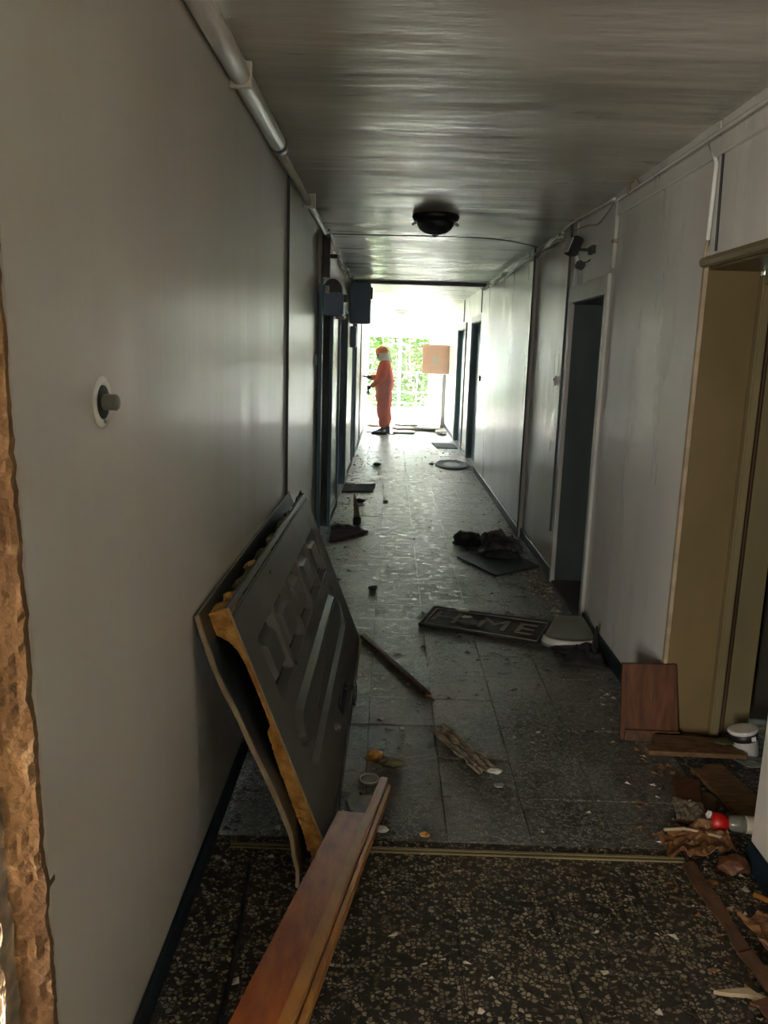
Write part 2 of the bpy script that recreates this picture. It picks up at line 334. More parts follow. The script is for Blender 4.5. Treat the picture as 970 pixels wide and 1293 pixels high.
wall('wall_right', XR, [(-4, 2.5, 0, Z1, 0), (2.5, 3.45, 2.06, Z1, 0), (3.47, 4.98, 0, Z1, 0), (4.98, 5.98, 2.12, Z1, .012), (5.98, 7.5, 0, Z1, 0), (7.5, 11.75, 0, Z1, -.028),
     (11.75, 13.3, 2.24, Z1, 0), (13.3, 14.3, 0, Z1, 0), (14.3, 16.0, 2.2, Z1, 0), (16.0, 19.0, 0, Z1, 0)], 1)
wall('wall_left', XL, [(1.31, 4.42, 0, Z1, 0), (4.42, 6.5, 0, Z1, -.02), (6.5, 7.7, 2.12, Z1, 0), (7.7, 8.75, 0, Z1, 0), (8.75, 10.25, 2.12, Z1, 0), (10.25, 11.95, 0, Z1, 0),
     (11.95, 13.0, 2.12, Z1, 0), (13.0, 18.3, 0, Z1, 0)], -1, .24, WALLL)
# broken end of the wall at the left edge: plaster section, mortar, pinkish wall behind
def jagged(x0f, x1f, y0, y1, z0, z1, n, seed, ya=.006):
    bm = nbm(); R = []
    for k in range(n+1):
        z = z0+(z1-z0)*k/n; a = x0f(z, k); b_ = x1f(z, k); r = []
        for t in range(7):
            x = a+(b_-a)*t/6
            r.append(bm.verts.new((x, y0+ya*noise.noise(Vector((x*60, z*22, seed)))+ya*.6*noise.noise(Vector((x*160, z*90, seed))), z)))
        r.append(bm.verts.new((b_, y1, z))); r.append(bm.verts.new((a, y1, z))); R.append(r)
    for p, q in zip(R, R[1:]):
        for t in range(9): bm.faces.new((p[t], p[(t+1) % 9], q[(t+1) % 9], q[t]))
    bm.faces.new(R[0][::-1]); bm.faces.new(R[-1]); return bm
nj = lambda z, s, a: a*(noise.noise(Vector((z*14, s, 0)))+.6*noise.noise(Vector((z*50, s, 2))))
b = nbm(); hexa(b, [(XL-.05, 1.292, 0), (XL, 1.292, 0), (XL, 1.325, 0), (XL-.05, 1.325, 0), (XL-.05, 1.184, ZC), (XL, 1.184, ZC), (XL, 1.325, ZC), (XL-.05, 1.325, ZC)]); struct('trim_12', b, WALLL)
def lean(bm):
    for v in bm.verts: v.co.y -= .04*v.co.z
    return bm
b = jagged(lambda z, k: -.632+nj(z, 3, .006), lambda z, k: XL-.004+nj(z, 9, .005)+0, 1.275, 1.31, 0, ZC, 260, 4, .009)
struct('trim_4', lean(b), PLAST)
b = jagged(lambda z, k: -.665, lambda z, k: -.640+nj(z, 13, .007), 1.248, 1.30, 0, ZC, 200, 8, .012); struct('trim_5', lean(b), MORTAR)
b = box(-.82, -.662, -4, -1.15, 0, Z1); bx(b, -.82, -.662, .05, 1.13, 0, Z1); bx(b, -.82, -.662, -1.15, .05, 2.15, Z1); bx(b, -2.5, -2.4, -4.2, .3, 0, Z1); bx(b, -2.5, -.82, .2, .3, 0, Z1); bx(b, -2.5, -.82, -4.2, -4.1, 0, Z1); struct('wall_near', b, PINKW)  # pinkish wall; its doorway gap and side room are added for the side fill
b = box(-2.4, -.57, 17.9, 18.3, 0, Z1)
bx(b, XR+.01, 3.2, 18.9, 18.99, 0, Z1); struct('wall_landing', b, WHITE)
b = nbm(); bx(b, -.82, XR+.3, -4.2, -4.0, 0, Z1); struct('wall_back', b, WALL)
# end wall with window, landing sides with windows
b = nbm(); bx(b, -2.4, -.66, YE, YE+.22, 0, Z1); bx(b, 1.04, 3.2, YE, YE+.22, 0, Z1); bx(b, -.66, 1.04, YE, YE+.22, 2.1, Z1); bx(b, -.66, 1.04, YE, YE+.22, 0, .2)
struct('wall_end', b, WHITE)
for nm, x0, x1 in (('wall_landing_right', 3.0, 3.2), ('wall_landing_left', -2.4, -2.2)):
    b = nbm(); bx(b, x0, x1, 18.0, YE, 0, .45); bx(b, x0, x1, 18.0, YE, 2.25, Z1); bx(b, x0, x1, 18.0, 19.15, .45, 2.25); bx(b, x0, x1, 21.05, YE, .45, 2.25); struct(nm, b, WHITE)
wn = struct('window_1', box(-.66, 1.04, YE+.03, YE+.15, .2, .255), WHITE)
for a in ((-.66, -.60, .255, 2.1), (.98, 1.04, .255, 2.1), (-.60, .98, 2.04, 2.1), (.18, .25, .255, 2.04)): obj('window_frame', box(a[0], a[1], YE+.03, YE+.15, a[2], a[3]), WHITE, wn)
for a in ((-.60, .18), (.25, .98)): obj('pane', box(a[0], a[1], YE+.08, YE+.084, .255, 2.04), GLASS, wn)
for i, (x, d) in enumerate(((3.05, 'right'), (-2.35, 'left'))):
    w2 = struct('window_%d' % (i+2), box(x, x+.1, 19.15, 21.05, .45, .5), WHITE)
    for a in ((19.15, 19.2, .5, 2.25), (21.0, 21.05, .5, 2.25), (20.08, 20.13, .5, 2.2), (19.2, 21.0, 2.2, 2.25)): obj('window_frame', box(x, x+.1, a[0], a[1], a[2], a[3]), WHITE, w2)
    for a in ((19.2, 20.08), (20.13, 21.0)): obj('pane', box(x+.04, x+.044, a[0], a[1], .5, 2.2), GLASS, w2)
# skirtings (blue painted band)
def skirt(name, x, segs, side, h=.085):
    bm = nbm()
    for y0, y1, off in segs:
        xx = x+off; hexa(bm, [(xx, y0, 0), (xx, y1, 0), (xx-side*.009, y1, 0), (xx-side*.009, y0, 0), (xx, y0, h+.006), (xx, y1, h+.006), (xx-side*.009, y1, h), (xx-side*.009, y0, h)])
    bmesh.ops.recalc_face_normals(bm, faces=bm.faces[:]); return struct(name, bm, BLUE)
skirt('baseboard_left', XL, [(1.3, 4.42, .002), (4.42, 6.5, -.018), (7.7, 8.75, .002), (10.25, 11.95, .002), (13, 18.3, .002)], -1)
skirt('baseboard_right', XR, [(-4, 2.5, -.002), (3.45, 4.98, -.002), (6.0, 7.5, -.002), (7.5, 11.75, -.03), (13.3, 14.3, -.002), (16, 19, -.002)], 1)
# door 1: deep ochre recess on the right
d1 = struct('door_1', box(XR+.006, 1.49, 3.448, 3.468, 0, 2.075), OCHRE)
obj('frame_edge', bevel(box(1.262, 1.28, 3.445, 3.474, 0, 2.06), .003, 1), BEIGE, d1)
obj('reveal_soffit', box(XR+.006, 1.49, 2.5, 3.448, 2.045, 2.056), OCHRE, d1)
b = nbm(); tube(b, [(XR-.012, 2.46, 2.075), (XR-.012, 3.46, 2.075)], .022, 8); obj('lintel_moulding', b, KHAKI, d1)
obj('frame_jamb', bevel(box(1.492, 1.53, 3.41, 3.60, 0, 2.03), .006, 2), KHAKI, d1)
obj('frame_groove', box(1.53, 1.565, 3.46, 3.60, 0, 2.0), UMBER, d1)
obj('inner_jamb', bevel(box(1.565, 1.70, 3.50, 3.64, 0, 2.0), .004, 1), KHAKI, d1)
obj('frame_head', bevel(box(1.492, 1.60, 2.5, 3.41, 1.99, 2.05), .005, 1), KHAKI, d1)
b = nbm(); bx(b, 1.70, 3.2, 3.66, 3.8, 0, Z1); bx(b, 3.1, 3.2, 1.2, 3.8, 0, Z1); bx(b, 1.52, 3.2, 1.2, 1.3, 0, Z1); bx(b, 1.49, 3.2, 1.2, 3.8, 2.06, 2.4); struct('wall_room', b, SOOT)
# door 2: white metal frame, dark reveal, closed leaf deep inside
def doorway(name, side, y0, y1, zt, fr, mfr, mrev, mleaf, depth=.22, top=None):
    x = XR if side > 0 else XL; s = side; top = top or fr
    X = lambda a, c: (min(x+s*a, x+s*c), max(x+s*a, x+s*c))
    d = struct(name, box(*X(depth, depth+.04), y0, y1, 0, zt), mleaf)
    obj('door_leaf_panel', bevel(box(*X(depth-.012, depth), y0+.12, y1-.12, .2, zt-.15), .005, 1), mleaf, d)
    for a, c in ((y0, y0+.012), (y1-.012, y1)): obj('reveal', box(*X(.0, depth), a, c, 0, zt), mrev, d)
    obj('reveal', box(*X(0, depth), y0+.012, y1-.012, zt-.012, zt), mrev, d)
    if fr:
        for a, c in ((y0-fr*.4, y0+fr*.6), (y1-fr*.6, y1+fr*.4)): obj('door_frame', bevel(box(*X(-.02, .012), a, c, 0, zt), .004, 1), mfr, d)
        obj('frame_head', bevel(box(*X(-.02, .012), y0-fr*.4, y1+fr*.4, zt-.002, zt+top), .004, 1), mfr, d)
    return d
d2 = doorway('door_2', 1, 4.98, 5.98, 2.06, .055, DOORW, REVEAL, DARKL, .22, .11)
obj('lever_handle', tube(nbm(), [(1.49, 5.2, 1.02), (1.44, 5.2, 1.02), (1.44, 5.32, 1.02)], .011), METAL, d2)
obj('sill', box(1.262, 1.49, 5.0, 5.96, 0, .018), SOOT, d2)
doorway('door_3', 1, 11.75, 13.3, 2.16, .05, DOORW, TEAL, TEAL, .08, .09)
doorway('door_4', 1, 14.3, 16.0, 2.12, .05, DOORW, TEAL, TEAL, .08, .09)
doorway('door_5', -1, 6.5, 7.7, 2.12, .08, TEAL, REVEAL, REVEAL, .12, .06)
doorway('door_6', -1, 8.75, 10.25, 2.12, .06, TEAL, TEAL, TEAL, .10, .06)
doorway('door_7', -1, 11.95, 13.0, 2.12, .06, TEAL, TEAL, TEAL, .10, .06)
# pilaster strips, vertical wall joints
for i, (x, y, w, z0, z1, m) in enumerate(((XL, 4.43, .014, .09, ZC, REVEAL), (XR-.03, 7.49, .015, .09, ZC, REVEAL), (XR, 6.13, .022, .36, ZC, REVEAL), (XL, 14.95, .05, 0, 2.3, DARKS), (XR-.0, 12.02, .04, 2.27, ZC, DARKS), (XR, 14.9, .04, 2.24, ZC, DARKS))):
    s = 1 if x > 0 else -1; a, c = sorted((x, x-s*.014)); struct('trim_%d' % (6+i), box(a, c, y-w/2, y+w/2, z0, z1), m)
# ------------------------------------------------------------------ services along the walls
b = tube(nbm(), [(XL+.036, 1.2, 2.562), (XL+.036, 3.85, 2.562)], .036, 12)
t = thing('cable_duct', 'pale grey round cable duct running along the upper left wall corner', 'pipe', (XL+.036, 1.2, 2.562))
p = obj('duct_pipe', b, WALL, t, True); p.matrix_parent_inverse = Matrix.Translation((-(XL+.036), -1.2, -2.562))
def local(o, t):
    o.matrix_parent_inverse = Matrix.Translation(t.location).inverted(); return o
local(obj('joint_collar', tube(nbm(), [(XL+.036, 3.80, 2.562), (XL+.036, 3.88, 2.562)], .039, 12), GREY, t, True), t)
local(obj('narrow_pipe', tube(nbm(), [(XL+.03, 3.88, 2.555), (XL+.03, 6.45, 2.552)], .022, 10), PALE, t, True), t)
for y in (2.9, 5.2): local(obj('pipe_clip', bevel(box(XL, XL+.075, y, y+.02, 2.52, 2.605), .004, 1), WALL, t), t)
def cable(pts, r, m, label, cat='cable', name='cable', group=None, n=6, sub=6):
    P = [Vector(p) for p in pts]; Q = []
    for i in range(len(P)-1):
        a, b_, c_, d = P[max(i-1, 0)], P[i], P[i+1], P[min(i+2, len(P)-1)]
        for k in range(sub):
            s = k/sub; Q.append(.5*((2*b_)+(-a+c_)*s+(2*a-5*b_+4*c_-d)*s*s+(-a+3*b_-3*c_+d)*s**3))
    Q.append(P[-1]); return tag(obj(name, tube(nbm(), Q, r, n), m, None, True), label, cat, group)
def wander(x, z, y0, y1, n, a, seed):
    rr = random.Random(seed); return [(x+rr.uniform(-a, a), y0+(y1-y0)*i/n, z+rr.uniform(-a, a*.6)) for i in range(n+1)]
for k in range(4): cable(wander(XL+.04, 2.55, 6.4, 11.2, 12, .028, 20+k), .007, (PALE, BEIGE, GREY, DARKS)[k], ('pale', 'beige', 'grey', 'dark')[k]+' loose cable sagging along the left ceiling corner past the meter boxes', group='loose cables on the left ceiling corner')
for k in range(5): cable(wander(XR-.05, 2.555, 6.2, 11.6, 14, .03, 40+k), .007, (PALE, WHITE, GREY, DARKS, BEIGE)[k], 'tangled '+('pale', 'white', 'grey', 'dark', 'beige')[k]+' cable along the right ceiling corner beyond the white framed doorway', group='tangled cables on the right ceiling corner')
cable([(XR-.03, 4.9, 2.575), (XR-.04, 5.4, 2.585), (XR-.04, 6.0, 2.60), (XR-.05, 6.4, 2.58)], .009, WHITE, 'bright white cable stretched over the white framed doorway')
cable([(XR-.02, 4.95, 2.56), (XR-.015, 5.3, 2.50), (XR-.015, 5.6, 2.53), (XR-.02, 6.1, 2.56)], .004, GREY, 'thin grey cable looping under the bright white cable')
cable([(XL+.05, 6.9, 2.60), (.0, 6.75, 2.585), (.45, 6.65, 2.575), (.85, 6.85, 2.59), (XR-.05, 7.3, 2.60)], .0045, BLACK, 'thin dark wire slung across the ceiling behind the round lamp')
t = thing('wall_trunking', 'flat painted trunking along the right ceiling corner above the ochre doorway', 'trunking', (XR, 2.3, 2.5))
local(obj('trunk_body', bevel(box(XR-.02, XR, .5, 4.9, 2.475, 2.545), .004, 1), WALL, t), t)
local(obj('trunk_lid_edge', tube(nbm(), [(XR-.022, .5, 2.56), (XR-.022, 4.9, 2.56)], .010, 6), WALL, t), t)
cable([(XR-.03, 4.45, 2.56), (XR-.04, 4.5, 2.60), (XR-.04, 4.6, 2.59), (XR-.03, 4.62, 2.55)], .006, BEIGE, 'small cable loop standing off the right ceiling trunking')
t = thing('vertical_conduit', 'white conduit with a kinked top beside the ochre doorway lintel', 'pipe', (XR, 3.42, 2.0))
local(obj('conduit_pipe', tube(nbm(), [(XR-.014, 3.52, 2.54), (XR-.014, 3.43, 2.45), (XR-.014, 3.44, 2.16)], .009, 8), WHITE, t, True), t)
local(obj('dark_cable', tube(nbm(), [(XR-.008, 3.39, 2.53), (XR-.008, 3.36, 2.11)], .005, 6), BLACK, t), t)
local(obj('conduit_end', tube(nbm(), [(XR-.014, 3.44, 2.16), (XR-.012, 3.455, 2.12), (XR-.010, 3.47, 2.06)], .006, 8), BEIGE, t), t)
t = thing('short_conduit', 'straight pale conduit dropping from the ceiling before the white framed doorway', 'pipe', (XR, 4.9, 2.2))
local(obj('conduit_pipe', tube(nbm(), [(XR-.014, 4.88, 2.57), (XR-.014, 4.88, 2.19)], .014, 8), PALE, t, True), t)
local(obj('saddle_clip', bevel(box(XR-.03, XR, 4.855, 4.905, 2.33, 2.35), .003, 1), BEIGE, t), t)
# dark fixture above door 2
t = thing('wall_floodlight', 'dark broken security light hanging on a bracket above the white framed doorway', 'light', (1.19, 5.5, 2.4))
R = Matrix.Rotation(.35, 3, 'Y')@Matrix.Rotation(.2, 3, 'Z')
local(obj('lamp_housing', bevel(obox(nbm(), (1.155, 5.5, 2.385), (.06, .11, .12), R), .008, 2), BLACK, t), t)
local(obj('lens_plate', bevel(obox(nbm(), (1.118, 5.5, 2.392), (.008, .09, .10), R), .003, 1), PALE, t), t)
local(obj('bracket_arm', obox(nbm(), (1.235, 5.5, 2.365), (.10, .03, .016)), BLACK, t), t)
local(obj('arm_plate', box(1.262, 1.284, 5.44, 5.56, 2.34, 2.39), BLACK, t), t)
local(obj('lower_joint', tube(nbm(), [(1.175, 5.5, 2.33), (1.185, 5.5, 2.29)], .014, 8), PALE, t), t)
local(obj('sensor_head', bevel(obox(nbm(), (1.20, 5.48, 2.265), (.055, .06, .05), Matrix.Rotation(.5, 3, 'Y')), .008, 2), BLACK, t), t)
local(obj('loose_lead', tube(nbm(), [(1.20, 5.5, 2.29), (1.225, 5.5, 2.285), (1.25, 5.5, 2.29), (1.268, 5.5, 2.305)], .005, 6), BLACK, t), t)
# ceiling lamps
t = thing('ceiling_lamp', 'dark round ceiling lamp with a soot blackened bowl and side clips', 'lamp', (.275, 5.95, ZC))
obj('lamp_base', lathe(nbm(), [(.155, .006), (.165, -.012), (.155, -.035), (.12, -.05)], 32), DARKS, t, True)
obj('glass_bowl', lathe(nbm(), [(.13, -.045), (.128, -.065), (.112, -.092), (.08, -.116), (.03, -.130), (.004, -.132)], 32), SMOKG, t, True)
obj('finial', lathe(nbm(), [(.02, -.128), (.022, -.138), (.006, -.146)], 12), DARKS, t, True)
for s in (-1, 1):
    b = nbm(); obox(b, (s*.148, 0, -.058), (.035, .02, .018), Matrix.Rotation(s*.5, 3, 'Y')); obj('clip', bevel(b, .003, 1), METAL, t)
t = thing('ceiling_lamp', 'small round lamp on the bright ceiling near the far window', 'lamp', (.20, 19.2, ZC))
obj('lamp_base', lathe(nbm(), [(.17, .0), (.17, -.03), (.14, -.045)], 20), GREY, t, True); obj('glass_bowl', lathe(nbm(), [(.13, -.045), (.1, -.08), (.01, -.1)], 20), GREY, t, True)
# left wall equipment
t = thing('meter_box', 'dark junction box with a rounded hood high on the left wall', 'meter box', (XL, 6.9, 1.95))
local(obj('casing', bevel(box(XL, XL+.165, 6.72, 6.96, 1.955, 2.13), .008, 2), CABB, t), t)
pr = [(XL, 2.13)]+[(XL+.075+.075*math.cos(a), 2.15+.09*math.sin(a)) for a in [math.pi*k/8 for k in range(8, -1, -1)]]+[(XL+.15, 2.13)]
b = nbm(); v0 = [b.verts.new((x, 6.74, z)) for x, z in pr]; v1 = [b.verts.new((x, 6.93, z)) for x, z in pr]; b.faces.new(v0); b.faces.new(v1[::-1])
for k in range(len(pr)): b.faces.new((v0[k], v1[k], v1[(k+1) % len(pr)], v0[(k+1) % len(pr)]))
local(obj('hood', b, DARKS, t), t)
local(obj('side_lug', bevel(box(XL+.16, XL+.19, 6.78, 6.86, 2.06, 2.12), .004, 1), DARKS, t), t)
local(obj('white_terminal', bevel(box(XL+.0, XL+.05, 6.69, 6.72, 2.12, 2.18), .004, 1), PALE, t), t)
t = thing('service_riser', 'dark vertical cable riser hanging above the hooded junction box', 'conduit', (XL, 6.7, 2.3))
local(obj('riser_channel', bevel(box(XL, XL+.055, 6.66, 6.74, 2.24, 2.56), .005, 1), DARKS, t), t)
local(obj('bracket', bevel(box(XL+.055, XL+.115, 6.68, 6.72, 2.39, 2.42), .004, 1), BLACK, t), t)
local(obj('white_connector', bevel(box(XL+.058, XL+.075, 6.66, 6.70, 2.42, 2.47), .003, 1), PALE, t), t)
t = thing('junction_box', 'small white box with a bright face beside the hooded junction box', 'box', (XL, 8.3, 2.0))
local(obj('casing', bevel(box(XL, XL+.09, 8.25, 8.35, 1.98, 2.08), .006, 2), WHITE, t), t); local(obj('cover', bevel(box(XL+.01, XL+.08, 8.24, 8.25, 1.99, 2.07), .002, 1), PALE, t), t)
t = thing('electric_cabinet', 'veil tinted blue grey electric cabinet fixed high on the far left wall', 'cabinet', (XL, 11, 2.03))
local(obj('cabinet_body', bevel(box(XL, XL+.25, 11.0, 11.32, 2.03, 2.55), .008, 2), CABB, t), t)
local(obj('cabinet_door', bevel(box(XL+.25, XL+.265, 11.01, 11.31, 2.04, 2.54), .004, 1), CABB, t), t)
local(obj('bracket', box(XL+.265, XL+.29, 11.05, 11.09, 2.35, 2.5), GREY, t), t)
t = thing('panel_board', 'narrow blue green board on the left wall below the electric cabinet', 'board', (XL, 11.4, 1.7))
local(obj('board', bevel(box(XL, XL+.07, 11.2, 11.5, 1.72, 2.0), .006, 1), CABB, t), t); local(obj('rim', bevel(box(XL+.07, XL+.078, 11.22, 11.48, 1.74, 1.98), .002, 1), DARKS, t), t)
# door bells and switches
def bell(x, y, z, label, m1, s):
    t = thing('doorbell', label, 'doorbell', (x, y, z)); e = sorted((0, -s*.018)); obj('plate', bevel(box(e[0], e[1], -.022, .022, -.04, .04), .006, 2), m1, t)
    obj('button', lathe(nbm(), [(.010, 0), (.010, .006), (.007, .008)], 12, (-s*.016, 0, .008), Matrix.Rotation(-s*math.pi/2, 3, 'Y')), GREY, t)
bell(XR-.0, 6.34, 1.50, 'white oval doorbell on the right wall beside the white framed doorway', WHITE, 1)
bell(XR-.028, 11.5, 1.35, 'small dark doorbell on the right wall before the far dark doors', BLACK, 1)
bell(XL-.02, 6.30, 1.60, 'small doorbell on the left wall before the first dark doorway', PALE, -1)
# round fitting near left
t = thing('wall_fitting', 'broken round wall socket with a threaded plastic stub on the near left wall', 'fitting', (XL, 1.60, 1.565))
RY = Matrix.Rotation(math.pi/2, 3, 'Y')
obj('cover_ring', lathe(nbm(), [(.050, .0), (.051, .003), (.045, .006), (.034, .004), (.033, .001)], 32, R=RY), WALL, t, True)
obj('hole', lathe(nbm(), [(.034, .0005), (.033, .005), (.010, .005)], 24, R=RY), BLACK, t)
b = nbm(); pr = [(.013, .0)]
for k in range(6): pr += [(.0165, .004+k*.005), (.0145, .0065+k*.005)]
pr += [(.012, .034), (.006, .035)]
obj('threaded_stub', lathe(b, pr, 20, R=RY), GREY, t, True)
obj('screw', lathe(nbm(), [(.004, 0), (.004, .008), (.001, .009)], 10, (0, .0, -.038), RY), METAL, t)
# salmon panel on far right wall
t = thing('notice_panel', 'salmon square cabinet door standing out from the far right wall', 'panel', (XR, 18.3, 1.2))
local(obj('panel_sheet', bevel(box(.68, XR-.0, 18.30, 18.33, 1.22, 1.86), .005, 1), CARD, t), t)
local(obj('paper_notice', box(.91, 1.03, 18.294, 18.30, 1.42, 1.62), LABELM, t), t)
local(obj('hinge', tube(nbm(), [(XR-.006, 18.31, 1.3), (XR-.006, 18.31, 1.78)], .008, 6), METAL, t), t)
t = thing('steel_post', 'dark narrow post at the end of the far right wall', 'post', (XR-.06, 18.9, 0))
obj('post', bevel(box(-.04, .05, -.05, .05, 0, 1.2), .005, 1), DARKL, t); obj('base_plate', box(-.06, .05, -.07, .07, 0, .012), DARKS, t)
t = thing('hanging_sign', 'small grey bracket box under the lintel beside the far window', 'box', (1.2, 21.1, 2.12))
obj('box_body', bevel(box(-.2, .12, -.05, .05, -.04, .04), .008, 1), GREY, t); obj('stem', box(-.02, .02, -.01, .01, .04, .5), GREY, t)
# ------------------------------------------------------------------ leaning steel door
o3 = Vector((-.1483, 2.4242, .013)); yw = .00856
e1 = Vector((math.sin(yw), math.cos(yw), 0)); e2 = Vector((-.3373, -.0, .8651)).normalized(); e2 = (e2-e1*e2.dot(e1)).normalized(); e3 = e1.cross(e2)
door = thing('steel_door', 'charcoal embossed steel door torn off and leaning sideways on the left wall', 'door')
MD = Matrix((e1, e2, e3)).transposed().to_4x4(); MD.translation = o3; door.matrix_world = MD
SQ = [(.17+.355*k, .17+.355*k+.31) for k in range(5)]; SV = (.515, .755)
AR = (.19, 1.90, .205, .465)
def prof(d, w=.018): return max(0., min(1., d/w))
def hgt(u, v):
    h = 0
    for a, c in SQ:
        d = min(u-a, c-u, v-SV[0], SV[1]-v)
        if d > 0: h = min(h, -.034*prof(d))
    cv = (AR[2]+AR[3])/2; bow = .10*(1-((v-cv)/((AR[3]-AR[2])/2))**2) if abs(v-cv) < (AR[3]-AR[2])/2 else 0
    d = min(u-AR[0]-.10+bow, AR[1]-.10+bow-u, v-AR[2], AR[3]-v)
    if d > 0: h = min(h, -.018*prof(d))
    return h
NU, NV, L_, W_ = 210, 93, 2.10, .905
b = sheet(nbm(), lambda u, v: (u*L_, v*W_, hgt(u*L_, v*W_)), NU, NV, .002)
obj('front_skin', b, CHAR, door)
def pyramid(x0, x1, y0, y1, w, z0, z1):
    b = nbm(); lo = [(x0, y0), (x1, y0), (x1, y1), (x0, y1)]; hi = [(x0+w, y0+w), (x1-w, y0+w), (x1-w, y1-w), (x0+w, y1-w)]
    hexa(b, [(*p, z0) for p in lo]+[(*p, z1) for p in hi]); return b
for a, c in SQ: obj('raised_panel', pyramid(a+.045, c-.045, SV[0]+.045, SV[1]-.03, .026, -.033, .002), CHARP, door)
b = nbm(); P0 = []; P1 = []; cv = (AR[2]+AR[3])/2; hw = (AR[3]-AR[2])/2-.05
for sgn, ue in ((1, AR[1]-.05), (-1, AR[0]+.05)):
    for k in range(9):
        t_ = -1+2*k/8; t_ *= sgn
        P0.append((ue-sgn*.09*t_*t_, cv+hw*t_)); P1.append((ue-sgn*.02-sgn*.09*t_*t_, cv+(hw-.022)*t_))
va = [b.verts.new((x, y, -.018)) for x, y in P0]; vb = [b.verts.new((x, y, .008)) for x, y in P1]; n_ = len(va); b.faces.new(vb); b.faces.new(va[::-1])
for k in range(n_): b.faces.new((va[k], va[(k+1) % n_], vb[(k+1) % n_], vb[k]))
bmesh.ops.recalc_face_normals(b, faces=b.faces[:]); obj('long_raised_panel', b, CHARP, door)
b = nbm()
for u0, u1, vv in ((.45, 1.05, .30), (1.05, 1.65, .37)): bx(b, u0, u1, vv, vv+.012, .006, .012)
obj('pressed_rib', b, CHARP, door)
obj('edge_strip', bevel(box(0, 2.10, .912, .932, -.016, .002), .002, 1), CHARP, door)
obj('lower_trim', bevel(box(0.0, 2.10, -.004, .010, -.045, .006), .002, 1), METAL, door)
obj('lower_return', bevel(box(.0, 2.10, .014, .022, .0015, .0045), .001, 1), CHARP, door)
b = nbm(); bx(b, -.001, .0, .0, .93, -.004, .0025); obj('end_return', b, BEIGE, door)
# rear skin, bowed near its lower corner; lies against the wall
BP = [(.0, -.098), (.10, -.070), (.21, -.049), (.32, -.049), (.59, -.060), (.78, -.072), (.90, -.066), (.975, -.060)]
def bpn(v):
    for (a, p), (c, q) in zip(BP, BP[1:]):
        if a <= v <= c: k = (v-a)/(c-a); k = k*k*(3-2*k); return p+(q-p)*k
    return -.09
def back(u, v):
    y = .03+v*.935; k = max(0, 1-u*4); return (-.12+2.2*u, y, bpn(y)*k+(-.060-.018*v)*(1-k))
obj('rear_skin', sheet(nbm(), back, 24, 24, .004), DARKS, door)
b = nbm(); R_ = []
for k in range(41):
    y = .012+.955*(1-k/40); zc = bpn(y); x = -.13+.003*noise.noise(Vector((k*.4, 0, 0))); w = .011+.004*noise.noise(Vector((k*.7, 3, 0)))
    R_.append([b.verts.new((x, y, zc-w/2)), b.verts.new((x, y, zc+w/2)), b.verts.new((x+.016, y, zc+w/2)), b.verts.new((x+.016, y, zc-w/2))])
for p, q in zip(R_, R_[1:]):
    for k in range(4): b.faces.new((p[k], p[(k+1) % 4], q[(k+1) % 4], q[k]))
b.faces.new(R_[0]); b.faces.new(R_[-1][::-1]); bmesh.ops.recalc_face_normals(b, faces=b.faces[:])
obj('rear_edge_lip', b, BEIGE, door)
# foam at the near end: thickness along v
TF = [(0, .050), (.06, .052), (.14, .046), (.25, .044), (.36, .040), (.44, .034), (.50, .030), (.52, .012), (.62, .011), (.74, .012), (.80, .022), (.84, .042), (.87, .078), (.93, .078)]
def tfo(v):
    for (a, p), (c, q) in zip(TF, TF[1:]):
        if a <= v <= c: return p+(q-p)*(v-a)/(c-a)
    return .03
b = nbm(); R_ = []
for k in range(121):
    v = .93*k/120; t_ = tfo(v)*(1+.10*noise.noise(Vector((v*30, 1, 0)))+.12*noise.noise(Vector((v*80, 4, 0)))); r = []
    for j in range(6):
        n = -.004-t_*j/5; r.append(b.verts.new((-.004+.008*noise.noise(Vector((v*40, n*60, 2))), v, n)))
    r.append(b.verts.new((.11, v, -.004-t_*.8))); r.append(b.verts.new((.11, v, -.004))); R_.append(r)
for p, q in zip(R_, R_[1:]):
    for k in range(8): b.faces.new((p[k], p[(k+1) % 8], q[(k+1) % 8], q[k]))
b.faces.new(R_[0]); b.faces.new(R_[-1][::-1]); bmesh.ops.recalc_face_normals(b, faces=b.faces[:])
obj('foam_core', b, FOAM, door)
def lump(c, s, seed, sub=3, amp=.35):
    b = nbm(); bmesh.ops.create_icosphere(b, subdivisions=sub, radius=1)
    for v in b.verts:
        n = 1+amp*noise.noise(v.co*1.8+Vector((seed, 0, 0)))+amp*.5*noise.noise(v.co*5+Vector((0, seed, 0))); v.co = Vector((v.co.x*s[0]*n, v.co.y*s[1]*n, v.co.z*s[2]*n))+Vector(c)
    return b
for k, (u, s, z) in enumerate(((.18, .10, -.06), (.36, .13, -.05), (.58, .12, -.06), (.80, .11, -.055), (1.12, .10, -.06), (1.42, .13, -.05), (1.66, .08, -.06))):
    obj('insulation_tuft', lump((u, .897 if k < 4 else .89, -.040), (s, .034, .030), k*3.1), INSUL if k else FOAM, door)
obj('foam_flap', lump((.60, .925, -.045), (.05, .010, .026), 9.3, 2), FOAM, door)
b = sheet(nbm(), crumple(quad((1.9, .91, -.06), (2.12, .91, -.06), (2.12, .95, -.02), (1.9, .93, -.02)), .03, 4, 3), 10, 6, .003); obj('torn_cap', b, DARKS, door)
obj('rear_top_edge', tube(nbm(), [(-.12, .966, -.060), (1.0, .966, -.076), (2.08, .966, -.077)], .004, 6), GREY, door)
obj('seam', box(.0, 2.10, .895, .8985, .0008, .0016), BLACK, door)
obj('core_filling', box(.12, 2.05, .05, .83, -.052, -.032), SOOT, door)
h = obj('door_handle', bevel(box(.93, 1.22, .085, .135, .002, .012), .004, 1), BLACK, door)
